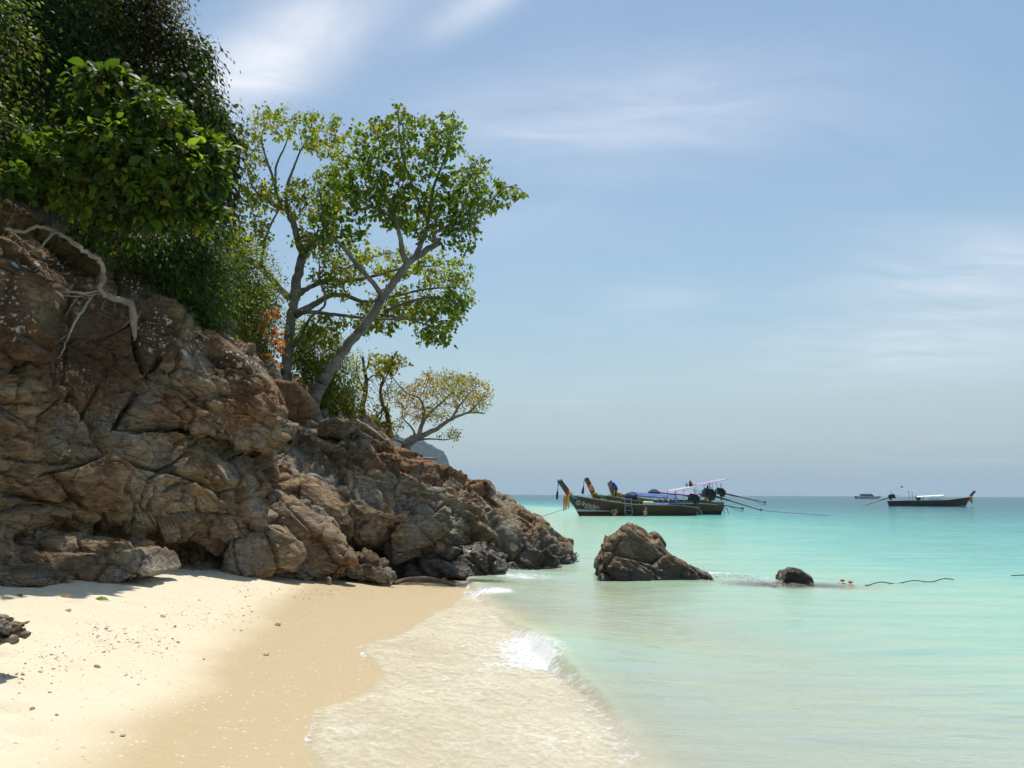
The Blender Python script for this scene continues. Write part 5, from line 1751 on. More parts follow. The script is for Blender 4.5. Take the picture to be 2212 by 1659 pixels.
def engine(root, x, z, s=1.0, tail=None, tail_guard=True):
    """truck engine on a pivot with a long propeller shaft"""
    mb = MB()
    tilt = Matrix.Rotation(rad(12), 3, 'Y')
    mb.box((x, 0, z), (.85 * s, .42 * s, .42 * s), tilt)
    mb.box((x - .05 * s, 0, z + .28 * s), (.70 * s, .30 * s, .18 * s), tilt)
    mb.box((x - .45 * s, 0, z + .05 * s), (.14 * s, .46 * s, .50 * s), tilt)
    mb.box((x + .15 * s, 0, z - .30 * s), (.40 * s, .26 * s, .24 * s), tilt)
    for k in range(4):
        mb.box((x - .28 * s + .17 * s * k, -.25 * s, z + .06 * s), (.08 * s, .10 * s, .28 * s), tilt)
    mb.tube([(x - .35 * s, -.12 * s, z + .34 * s), (x + .2 * s, -.14 * s, z + .30 * s)], .07 * s, 8)
    mb.tube([(x + .25 * s, .1 * s, z + .2 * s), (x + .5 * s, .1 * s, z + .12 * s)], .10 * s, 8)
    mb.ball((x - .35 * s, -.2 * s, z - .12 * s), .14 * s)
    e = mb.build('engine', M_IRON, root)
    MB().tube([(x + .05, 0, z + .3 * s), (x + .04, 0, z + .62 * s), (x + .0, 0, z + .85 * s)], [.035 * s, .035 * s, .03 * s], 7).build('exhaust', M_RAIL, e, smooth=True)
    MB().tube([(x - .3 * s, 0, z + .1), (x - .9 * s, .1, z + .22 * s), (x - 1.45 * s, .15, z + .34 * s)], [.03, .025, .022], 6).build('tiller', M_STEEL, e)
    MB().tube([(x, 0, z - .25 * s), (x + .05, 0, z - .55 * s), (x + .02, 0, z - .8 * s)], [.09, .07, .08], 7).build('pivot', M_IRON, e)
    if tail:
        tx, tz = tail
        a, b = Vector((x + .3, 0, z - .1)), Vector((tx, 0, tz))
        sh = MB().tube([a, a.lerp(b, .35)], [.085, .07], 8).tube([a.lerp(b, .34), b], [.05, .035], 7).build('propeller_shaft', M_IRON, root, smooth=True)
        dr = (b - a).normalized()
        for k in range(3):
            an = 2 * math.pi * k / 3 + .5
            n1 = Vector((0, math.cos(an), math.sin(an)))
            n1 = (n1 - dr * n1.dot(dr)).normalized()
            n2 = dr.cross(n1)
            c = b
            MB().add([c + n2 * .03, c + n1 * .17 + n2 * .07 + dr * .03, c + n1 * .19 - n2 * .04 - dr * .03, c - n2 * .03, c + n2 * .03 - dr * .02, c + n1 * .17 + n2 * .07 + dr * .01, c + n1 * .19 - n2 * .04 - dr * .05, c - n2 * .03 - dr * .02],
                     [(0, 1, 2, 3), (7, 6, 5, 4), (0, 4, 5, 1), (1, 5, 6, 2), (2, 6, 7, 3), (3, 7, 4, 0)]).build('propeller_blade', M_IRON, sh)
        if tail_guard:
            g = [a.lerp(b, .72), a.lerp(b, .84) - Vector((0, 0, .22)), b + Vector((.05, 0, -.28)), b + Vector((.12, 0, -.08)), b]
            MB().tube(g, .02, 5).build('skeg_guard', M_IRON, sh)
    return e


def sun_frame(root, xs, half_w, base_z, tops, mat, roof, crown=.04, name='awning_post'):
    for (x, z) in zip(xs, tops):
        for s in (-1, 1):
            MB().tube([(x, s * half_w, base_z), (x, s * half_w, z)], .025, 6).build(name, M_STEEL, root)
    x0, x1, z0, z1 = roof
    return cloth_roof(x0, x1, half_w + .12, z0, z1, crown).build('awning', mat, root)


def lettering(root, hull, body, x0, z0, size, slope, mat=M_PAINT, name='lettering', squeeze=1.0):
    cu = bpy.data.curves.new(name, 'FONT')
    cu.body = body
    cu.size = size
    cu.resolution_u = 3
    tmp = bpy.data.objects.new(name, cu)
    COL.objects.link(tmp)
    dg = bpy.context.evaluated_depsgraph_get()
    dg.update()
    me = bpy.data.meshes.new_from_object(tmp.evaluated_get(dg))
    bpy.data.objects.remove(tmp)
    bm = bmesh.new()
    bm.from_mesh(me)
    bmesh.ops.subdivide_edges(bm, edges=[e for e in bm.edges if e.calc_length() > size * .25], cuts=1)
    for v in bm.verts:
        a, h = v.co.x * squeeze, v.co.y
        x, z = x0 + a, z0 + h - slope * a
        v.co = Vector((x, -float(hull.side_at(x, z)) - .022, z))
    bmesh.ops.solidify(bm, geom=bm.faces[:], thickness=.006)
    bm.to_mesh(me)
    bm.free()
    me.materials.clear()
    return add_obj(name, me, mat, root)


def emblem(root, hull, x0, z0, s):
    """hexagonal painted crest with a figure inside"""
    mb = MB()

    def q(a, h):
        return (x0 + a, -float(hull.side_at(x0 + a, z0 + h - .12 * a)) - .02, z0 + h - .12 * a)

    def bar(p1, p2, w=.022):
        mb.tube([q(*p1), q(*p2)], w * .8, 4)
    hexa = [(s * math.cos(rad(a)), s * math.sin(rad(a))) for a in (90, 30, -30, -90, -150, 150)]
    for i in range(6):
        bar(hexa[i], hexa[(i + 1) % 6])
    bar((-.4 * s, .35 * s), (.3 * s, .45 * s))
    bar((.3 * s, .45 * s), (.1 * s, 0))
    bar((.1 * s, 0), (.35 * s, -.4 * s))
    bar((-.3 * s, -.1 * s), (-.1 * s, -.5 * s))
    mb.build('painted_crest', M_PAINT, root)


def build_boats():
    # nearest boat
    h1 = Hull(10.6, 1.9, 1.62, .86, .62, .92)
    mat1 = hull_material('dark_hull', (0.095, 0.052, 0.026), (0.10, 0.026, 0.022), stripe=(0.62, 0.63, 0.58))
    b1 = longtail('nearest longtail boat, dark hull with white lettering and a white bow stripe', P(1251, 1113.5, 66)[:2].tolist() + [0], P(1491, 1113, 70)[:2].tolist() + [0], h1, mat1, M_DARKW, (-1.72, 2.74))
    lettering(b1, h1, 'น้ำประจิภา', .12, .86, .36, .24)
    lettering(b1, h1, 'Nam Prajipa', .36, .62, .18, .17)
    lettering(b1, h1, '585-00471', -.62, 1.40, .10, .20)
    emblem(b1, h1, -.14, 1.02, .19)
    wrap(b1, M_RED, (-1.02, 0, 1.82), (-.8, 0, 1.1), .20, .22)
    wrap(b1, M_YELLOW, (-.88, 0, 1.66), (-.8, 0, 1.1), .23, .16)
    wrap(b1, M_SKYB, (-.70, 0, 1.56), (.35, 0, .9), .22, .14)
    MB().tube([(-.9, -.16, 1.62), (-.5, -.3, 1.54), (-.25, -.38, 1.56)], [.08, .07, .03], 7).build('ribbon', M_SKYB, b1, smooth=True)
    MB().tube([(-1.0, -.1, 1.78), (-.75, -.22, 1.78), (-.6, -.25, 1.9)], [.07, .08, .04], 7).build('ribbon', M_YELLOW, b1, smooth=True)
    ribbon(b1, M_ORANGE, [(-1.15, -.12, 1.58), (-1.18, -.14, 1.3), (-1.2, -.14, 1.0), (-1.2, -.13, .7), (-1.22, -.14, .48)], .26)
    ribbon(b1, M_YELLOW, [(-.98, -.1, 1.55), (-.98, -.13, 1.2), (-1.0, -.13, .9), (-1.0, -.12, .55)], .20)
    ribbon(b1, M_RED, [(-1.28, .02, 1.56), (-1.3, .02, 1.1), (-1.3, .02, .6), (-1.33, .02, .38)], .12)
    MB().tube([(-1.75, -.05, 2.76), (-1.86, -.1, 2.5), (-1.87, -.1, 2.2), (-1.9, -.1, 1.95)], [.05, .035, .03, .03], 6).build('tassel_cord', M_NAVY, b1)
    MB().tube([(-1.9, -.1, 1.98), (-1.93, -.1, 1.75), (-1.95, -.1, 1.45), (-1.95, -.1, 1.25)], [.03, .09, .10, .05], 8).build('tassel', M_NAVY, b1, smooth=True)
    MB().ball((-1.72, 0, 2.76), (.19, .14, .11)).build('prow_wrap', M_GREYC, b1, smooth=True)
    # boarding ladder hung over the near side
    lx, ly = 3.55, -float(h1.side_at(3.6, .8)) - .06
    lad = MB()
    for dx in (0, .62):
        lad.tube([(lx + dx, ly + .35, 1.32), (lx + dx, ly, 1.36), (lx + dx + (.03 if dx == 0 else -.03), ly - .06, .9), (lx + dx - (.04 if dx == 0 else -.02), ly - .08, .5), (lx + dx, ly - .1, .12)], .025, 6)
    lad.tube([(lx, ly - .1, .12), (lx + .31, ly - .12, .06), (lx + .62, ly - .1, .12)], .025, 6)
    lad.build('ladder', M_STEEL, b1)
    for z in (.45, .8):
        MB().tube([(lx, ly - .07, z), (lx + .62, ly - .07, z)], .022, 6).build('ladder_rung', M_STEEL, b1)
    MB().tube([(5.35, -.72, 1.02), (5.45, -.74, 1.02), (6.2, -.74, 1.0), (6.3, -.74, 1.0)], [.10, .15, .15, .10], 10).build('fender', M_CREAM, b1, smooth=True)
    cloth_roof(6.35, 8.6, .75, .98, .98, .06, sag=.05).build('cover_sheet', M_BLUE, b1)
    sun_frame(b1, (8.55, 9.3), .62, .55, (2.02, 2.12), M_GREYC, (8.05, 10.5, 1.98, 2.36))
    for (x, mat, sh) in ((9.85, M_SKYB, .34), (10.25, M_RED, .6), (10.42, M_YELLOW, .34), (10.18, M_NAVY, .45)):
        MB().tube([(x, -.1, 2.25), (x, -.1, 2.35 + sh)], .012, 4).build('flag_pole', M_STEEL, b1)
        MB().add([(x, -.1, 2.34 + sh), (x, -.09, 2.38), (x + .16, -.16, 2.36), (x + .22, -.12, 2.30 + sh * .6), (x + .1, -.06, 2.33 + sh * .9), (x, -.12, 2.34 + sh), (x, -.11, 2.38), (x + .16, -.18, 2.36), (x + .22, -.14, 2.30 + sh * .6), (x + .1, -.08, 2.33 + sh * .9)],
                 [(0, 1, 2, 3, 4), (9, 8, 7, 6, 5), (0, 5, 6, 1), (1, 6, 7, 2), (2, 7, 8, 3), (3, 8, 9, 4), (4, 9, 5, 0)]).build('flag', mat, b1)
    engine(b1, 10.75, 1.38, .95, tail=(15.6, .52))
    MB().tube([(10.45, -.3, .35), (10.7, -.35, .5), (11.1, -.3, .42), (11.25, -.3, .1)], .035, 6).build('stern_step', M_STEEL, b1)
    MB().tube([(10.5, .3, .35), (10.75, .3, .5), (11.15, .3, .42), (11.3, .3, .1)], .035, 6).build('stern_step', M_STEEL, b1)

    # second boat, brown hull, blue canopy
    h2 = Hull(11.2, 2.0, 1.72, .95, .80, .95)
    mat2 = hull_material('brown_hull', (0.14, 0.072, 0.036), (0.06, 0.045, 0.035))
    b2 = longtail('middle longtail boat, brown hull with a blue canopy', P(1303, 1110, 70)[:2].tolist() + [0], P(1560, 1110, 74)[:2].tolist() + [0], h2, mat2, M_PROW, (-1.55, 2.98))
    lettering(b2, h2, 'PPB-585', -.32, 1.30, .15, .12)
    lettering(b2, h2, 'บุญชนิด', .42, 1.10, .32, .16)
    lettering(b2, h2, 'BUNCHANID', .52, .93, .13, .14)
    wrap(b2, M_PINK, (-1.10, 0, 2.25), (-.6, 0, 1.1), .21, .5, 'flower_garland')
    wrap(b2, M_GREEN, (-.70, 0, 1.72), (.4, 0, .9), .22, .14)
    wrap(b2, M_YELLOW, (-.80, 0, 1.82), (-.6, 0, 1.1), .22, .12)
    MB().tube([(-.8, -.2, 1.7), (-.3, -.4, 1.52), (.35, -.55, 1.6), (.8, -.6, 1.52)], [.06, .05, .05, .04], 6).build('ribbon', M_GREEN, b2, smooth=True)
    ribbon(b2, M_ORANGE, [(-1.0, -.1, 1.7), (-1.02, -.1, 1.3), (-1.0, -.1, .9)], .12)
    MB().tube([(-1.58, -.05, 2.96), (-1.78, -.1, 2.75), (-1.8, -.1, 2.4)], [.04, .03, .025], 6).build('tassel_cord', M_PROW, b2)
    MB().tube([(-1.8, -.1, 2.42), (-1.86, -.1, 2.1), (-1.9, -.1, 1.8), (-1.9, -.1, 1.7)], [.03, .09, .12, .06], 8).build('tassel', M_NAVY, b2, smooth=True)
    cloth_roof(2.7, 6.6, .95, 1.62, 1.38, .30, sag=.02).build('canopy', M_BLUE, b2)
    MB().ball((2.55, 0, 1.45), (.45, .92, .42), 12, 7).build('canopy_end', M_NAVY, b2, smooth=True)
    for x in (2.9, 3.9, 4.9, 5.8, 6.5):
        for s in (-1, 1):
            MB().tube([(x, s * .85, .8), (x, s * .93, 1.5 - .05 * (x - 2.9) / 3.6)], .022, 5).build('canopy_post', M_STEEL, b2)
    for k, x in enumerate((4.6, 5.6)):
        MB().tube([(x, -.98, 1.55), (x + .5, -1.0, 1.3)], .018, 4).build('canopy_cord', M_WHITE, b2)
    for k in range(3):
        MB().ball((5.2 + k * .5, -.4, 1.12), (.16, .14, .2)).tube([(5.2 + k * .5, -.4, 1.0), (5.2 + k * .5, -.4, .7)], [.18, .2], 8).build('life_jacket', M_ORANGE, b2, smooth=True)
    engine(b2, 10.3, 1.75, 1.2, tail=(15.6, .35), tail_guard=False)
    MB().tube([(11.2, -.3, .5), (11.5, -.35, .62), (11.85, -.3, .5), (12.0, -.3, .1)], .04, 6).build('stern_step', M_STEEL, b2)
    MB().tube([(11.2, .3, .5), (11.5, .3, .62), (11.85, .3, .5), (12.0, .3, .1)], .04, 6).build('stern_step', M_STEEL, b2)

    # third boat, lilac awnings
    h3 = Hull(11.0, 2.0, 1.8, 1.05, .98, .95)
    mat3 = hull_material('ochre_hull', (0.26, 0.17, 0.06), (0.10, 0.06, 0.03))
    b3 = longtail('farthest of the moored trio, longtail boat with lilac awnings', P(1342, 1108, 75.5)[:2].tolist() + [0], P(1534, 1108, 80)[:2].tolist() + [0], h3, mat3, M_PROW, (-1.25, 2.72), rail=M_DECK)
    wrap(b3, M_YELLOW, (-.62, 0, 1.85), (-.4, 0, 1.1), .24, .3)
    wrap(b3, M_ORANGE, (-.45, 0, 1.55), (.1, 0, 1.1), .22, .2)
    MB().tube([(-.7, -.1, 1.9), (-.2, -.25, 1.75), (-.1, -.3, 1.35)], [.08, .1, .07], 7).build('flower_garland', M_PINK, b3, smooth=True)
    cloth_roof(3.6, 9.2, .95, 1.92, 1.55, .28, sag=.04).build('canopy', M_LILAC, b3)
    MB().ball((3.55, 0, 1.85), (.28, .9, .22), 10, 6).build('canopy_end', M_NAVY, b3, smooth=True)
    cloth_roof(4.6, 8.7, .97, .98, .95, .0, n=6).build('side_cloth', M_PURPLE, b3)
    MB().box((6.6, -1.0, 1.05), (4.0, .05, .38)).build('side_panel', M_PURPLE, b3)
    for x in (4.0, 5.4, 6.8, 8.2, 9.0):
        for s in (-1, 1):
            MB().tube([(x, s * .85, .9), (x, s * .92, 1.7)], .022, 5).build('canopy_post', M_STEEL, b3)
    MB().ball((5.5, -.6, 1.5), (.22, .1, .22), 10, 6).build('tyre_fender', M_IRON, b3, smooth=True)
    sun_frame(b3, (8.9, 9.9, 10.4), .6, .95, (2.74, 2.86, 2.9), M_LILAC, (8.35, 11.9, 2.60, 3.22))
    for x in (9.65, 10.05):
        MB().tube([(x, -.2, 1.0), (x, -.2, 2.4)], .05, 6).build('mast', M_STEEL, b3)
    MB().ball((9.65, -.2, 2.35), (.10, .1, .26), 8, 6).build('rolled_flag', M_NAVY, b3, smooth=True)
    MB().tube([(9.05, -.7, 1.0), (9.1, -.7, 1.3), (9.15, -.7, 1.45)], [.22, .24, .1], 10).build('water_drum', M_YELLOW, b3, smooth=True)
    MB().tube([(8.4, -.2, 1.7), (9.4, -.2, 2.4)], .012, 4).build('stay', M_STEEL, b3)
    engine(b3, 11.4, 1.95, 1.0, tail=(16.9, .98))

    # boat riding alone farther out, bow to the right
    h4 = Hull(11.6, 2.0, 1.55, .95, .85, .75)
    mat4 = hull_material('sooty_hull', (0.060, 0.050, 0.038), (0.05, 0.04, 0.03), stripe=(0.35, 0.35, 0.32), stripe_len=1.6, water_z=.1)
    b4 = longtail('lone longtail boat far out with white awnings and its bow to the right', P(2086, 1094, 140)[:2].tolist() + [0], P(1940, 1094, 144)[:2].tolist() + [0], h4, mat4, M_PROW, (-1.5, 2.55))
    wrap(b4, M_YELLOW, (-.85, 0, 1.55), (-.5, 0, 1), .26, .3)
    ribbon(b4, M_PINK, [(-.9, .1, 1.5), (-.95, .15, 1.0), (-.9, .15, .55)], .3)
    ribbon(b4, M_ORANGE, [(-.75, .1, 1.5), (-.72, .15, 1.1), (-.72, .15, .75)], .22)
    cloth_roof(3.2, 7.5, .9, 1.78, 1.52, .16).build('awning', M_WHITE, b4)
    for x in (3.4, 4.8, 6.2, 7.3):
        for s in (-1, 1):
            MB().tube([(x, s * .85, .8), (x, s * .88, 1.72)], .025, 5).build('awning_post', M_STEEL, b4)
    for x in (4.2, 5.2, 6.6):
        pts = [(x + .38 * math.cos(a), .92, 1.0 + .3 * math.sin(a)) for a in np.linspace(-.2, math.pi + .2, 10)]
        MB().tube(pts, .05, 6).build('seat_hoop', M_NAVY, b4, smooth=True)
    MB().box((7.0, 0, 1.2), (.6, 1.2, .5)).build('cool_box', M_NAVY, b4)
    MB().box((7.35, .2, 1.5), (.3, .6, .35)).build('seat', M_IRON, b4)
    sun_frame(b4, (7.9, 8.4), .6, .8, (2.55, 2.65), M_WHITE, (7.4, 9.7, 2.42, 2.98))
    MB().tube([(9.3, .1, 2.9), (9.3, .1, 3.4)], .012, 4).build('flag_pole', M_STEEL, b4)
    MB().add([(9.3, .1, 3.4), (9.3, .1, 3.1), (9.65, .16, 3.12), (9.6, .12, 3.3), (9.3, .12, 3.4), (9.3, .12, 3.1), (9.65, .18, 3.12), (9.6, .14, 3.3)], [(3, 2, 1, 0), (4, 5, 6, 7), (0, 1, 5, 4), (1, 2, 6, 5), (2, 3, 7, 6), (3, 0, 4, 7)]).build('flag', M_RED, b4)
    engine(b4, 11.1, 1.55, 1.15, tail=(15.3, .05), tail_guard=False)
    MB().tube([(11.6, .3, .5), (11.9, .3, .5), (12.1, .3, .1)], .04, 6).build('stern_step', M_WHITE, b4)

    # white speedboat near the horizon
    o = P(1898, 1076, 560)
    root = empty('speedboat', (o[0], 560, 0), label='small white cabin speedboat near the horizon', category='boat')
    root.rotation_euler = (0, 0, rad(177))
    hull = Hull(14.6, 3.6, 2.0, 1.55, 1.35, 1.9)
    V, F = hull.mesh()
    MB().add(V, F).build('hull', simple_mat('white_gelcoat', (0.75, 0.76, 0.74), .3), root)
    MB().add([(3.0, s * 1.2, 1.5) for s in (-1, 1)] + [(4.6, s * 1.15, 2.9) for s in (-1, 1)] + [(11.2, s * 1.2, 2.95) for s in (-1, 1)] + [(12.6, s * 1.3, 1.6) for s in (-1, 1)],
             [(0, 1, 3, 2), (2, 3, 5, 4), (4, 5, 7, 6), (0, 2, 4, 6), (7, 5, 3, 1)]).build('cabin', simple_mat('dark_cabin', (0.05, 0.06, 0.07), .3), root)
    MB().add([(4.2, -1.35, 2.92), (11.8, -1.35, 3.0), (11.8, 1.35, 3.0), (4.2, 1.35, 2.92), (4.2, -1.35, 3.05), (11.8, -1.35, 3.13), (11.8, 1.35, 3.13), (4.2, 1.35, 3.05)],
             [(3, 2, 1, 0), (4, 5, 6, 7), (0, 1, 5, 4), (1, 2, 6, 5), (2, 3, 7, 6), (3, 0, 4, 7)]).build('hardtop', M_GREYC, root)
    for s in (-1, 1):
        x, y, z = hull.point(np.linspace(0, 1, 20), np.full(20, .45))
        MB().tube([(a, s * (b + .02), c) for a, b, c in zip(x, y, z)], .16, 5).build('hull_stripe', M_NAVY, root)
    for k in range(3):
        MB().box((14.9, -1.0 + k, 1.2), (.7, .5, 1.1)).box((14.95, -1.0 + k, .3), (.35, .25, 1.2)).build('outboard_motor', M_RED, root)
    MB().tube([(9.0, 0, 3.1), (9.1, 0, 4.0)], .05, 5).build('antenna', M_STEEL, root)
    return b1, b2, b3, b4, h1


B1, B2, B3, B4, H1 = build_boats()


def world_of(root, p):
    return root.matrix_basis @ Vector(p)


def rope(name, pts, r, mat, label, category='rope', sides=5):
    base = Vector(tuple(pts[0]))
    MB().tube([Vector(tuple(p)) - base for p in pts], r, sides).build(name, mat, None, smooth=True, loc=base, label=label, category=category)


def build_lines():
    a = np.array(world_of(B1, (-1.2, -.1, .62)))
    b = P(1150, 1114, 62)
    b[2] = -.05
    pts = [a * (1 - s) + b * s - np.array((0, 0, .35 * s * (1 - s))) for s in np.linspace(0, 1, 14)]
    rope('mooring_rope', pts, .018, M_ROPE, 'thin rope running left into the water from the nearest bow')
    a = np.array(world_of(B2, (15.6, 0, .35)))
    b = PZ(1705, 1116, 0)
    b = np.array((a[0] + 6.5, a[1] - 3, -.05))
    pts = [a * (1 - s) + b * s - np.array((0, 0, .25 * s * (1 - s))) for s in np.linspace(0, 1, 12)]
    rope('mooring_rope', pts, .02, M_ROPE, 'thin stern rope running right from the long propeller shaft')
    # weedy rope afloat off the reef
    rng = np.random.RandomState(4)
    pts = [PZ(u, v, .02) + np.array((0, 0, .022 * math.sin(u * .09))) for u, v in [(1868 + 8 * k, 1262 - .43 * k + .35 * math.sin(k * 1.1)) for k in range(25)]]
    rope('floating_rope', pts, .009, M_DROPE, 'dark weedy rope floating in a line off the reef')
    pts = [PZ(u, v, .045) for u, v in ((2185, 1243.5), (2200, 1242.5), (2230, 1242))]
    rope('floating_rope', pts, .010, M_DROPE, 'short end of dark rope floating at the right picture edge')
    for k, (u, v) in enumerate(((1820, 1254), (1837, 1257.5))):
        p = PZ(u, v, .06)
        MB().ball((0, 0, 0), (.032, .032, .03), 10, 6).tube([(-.045, 0, 0), (.045, 0, 0)], .012, 6).build('net_float', M_ORANGE, None, smooth=True, loc=p, label=('left', 'right')[k] + ' one of two tiny orange floats by the reef end', category='float')


build_lines()
# ------------------------------------------------------------------ people (bodies are one continuous surface each)
def sdf_person(caps, ells, h=.011, k=.035):
    pts = np.array([q for c in caps for q in (c[0], c[1])] + [e[0] for e in ells], float)
    lo, hi = pts.min(0) - .2, pts.max(0) + .2
    ax = [np.arange(lo[i], hi[i], h) for i in range(3)]
    d = np.full([len(a) for a in ax], 9.0, np.float32)

    def block(c_lo, c_hi, m):
        sl = [slice(max(0, int((c_lo[i] - m - lo[i]) / h)), int((c_hi[i] + m - lo[i]) / h) + 2) for i in range(3)]
        return tuple(sl), np.stack(np.meshgrid(*[ax[i][sl[i]] for i in range(3)], indexing='ij'), -1).astype(np.float32)

    def add(sl, e, kk):
        o = d[sl]
        hh = np.clip(.5 + .5 * (o - e) / kk, 0, 1)
        d[sl] = o + (e - o) * hh - kk * hh * (1 - hh)
    for c in caps:
        a, b, ra, rb = np.array(c[0], np.float32), np.array(c[1], np.float32), c[2], c[3]
        sl, X = block(np.minimum(a, b), np.maximum(a, b), max(ra, rb) + .07)
        ab = b - a
        t = np.clip(((X - a) @ ab) / max(float(ab @ ab), 1e-9), 0, 1)
        e = np.sqrt(((X - a - t[..., None] * ab) ** 2).sum(-1)) - (ra + (rb - ra) * t)
        add(sl, e, c[4] if len(c) > 4 else k)
    for c, r in ells:
        c = np.array(c, np.float32)
        sl, X = block(c, c, max(r) + .07)
        ln = np.sqrt((((X - c) / np.array(r, np.float32)) ** 2).sum(-1))
        add(sl, ((ln - 1) * min(r)).astype(np.float32), k)
    return surface_nets(d, lo, h)


def hand(caps, wrist, dirv, side, curl=.5, s=1.0):
    """palm, four fingers and a thumb leaving the palm's side"""
    w, d = np.array(wrist, float), unit(np.array(dirv, float))
    sd = unit(np.array(side, float) - d * np.dot(side, d))
    n = np.cross(d, sd)
    palm = w + d * .085 * s
    caps.append((w, palm, .022 * s, .030 * s, .02))
    for i, ln in enumerate((.068, .078, .072, .056)):
        b = palm + sd * (.027 - .018 * i) * s
        m = b + (d * (1 - .4 * curl) - n * .6 * curl) * ln * .55 * s
        e = m + (d * (1 - .9 * curl) - n * curl) * ln * .5 * s
        caps.append((b, m, .0095 * s, .009 * s, .008))
        caps.append((m, e, .009 * s, .008 * s, .008))
    t0 = w + d * .03 * s + sd * .028 * s
    t1 = t0 + (d * .6 + sd * .6 - n * .2) * .045 * s
    t2 = t1 + (d * .8 + sd * .1 - n * .4) * .035 * s
    caps.append((t0, t1, .012 * s, .011 * s, .01))
    caps.append((t1, t2, .011 * s, .009 * s, .008))


def person_obj(label, caps, ells, mats, regions, loc, rotz, h=.011):
    v, f = sdf_person(caps, ells, h)
    me = fast_mesh('person', v, f, smooth=True)
    o = add_obj('person', me, mats, loc=loc, label=label, category='person')
    o.rotation_euler = (0, 0, rotz)
    c = v[f].mean(1)
    idx = np.zeros(len(f), dtype=np.int32)
    for i, fn in regions:
        idx[fn(c)] = i
    me.polygons.foreach_set('material_index', idx)
    return o


M_SKIN = simple_mat('tanned_skin', (0.44, 0.26, 0.17), .55, noise=.05)
M_SKIN2 = simple_mat('pale_tanned_skin', (0.52, 0.33, 0.22), .55, noise=.05)
M_SKIN3 = simple_mat('dark_tanned_skin', (0.16, 0.085, 0.05), .55, noise=.05)
M_HAIR = simple_mat('dark_brown_hair', (0.045, 0.024, 0.018), .5)
M_BIKINI = simple_mat('black_swimwear', (0.012, 0.012, 0.014), .6)
M_SHIRT = simple_mat('blue_shirt', (0.015, 0.05, 0.40), .7)
M_TROUS = simple_mat('dark_navy_trousers', (0.010, 0.012, 0.035), .8)


def head_ells(c, face, s=1.0):
    """skull, jaw, nose and ears; face is the horizontal unit direction the face looks"""
    c = np.array(c, float)
    fdir = np.array((face[0], face[1], face[2] if len(face) > 2 else 0), float)
    sd = np.array((-fdir[1], fdir[0], 0))
    e = [(c, (.080 * s, .092 * s, .105 * s)), (c + fdir * .030 - np.array((0, 0, .055)), (.058 * s, .060 * s, .060 * s)), (c + fdir * .098 - np.array((0, 0, .02)), (.016, .018, .024))]
    for k in (-1, 1):
        e.append((c + sd * .080 * k - np.array((0, 0, .012)), (.014, .018, .030)))
    return e


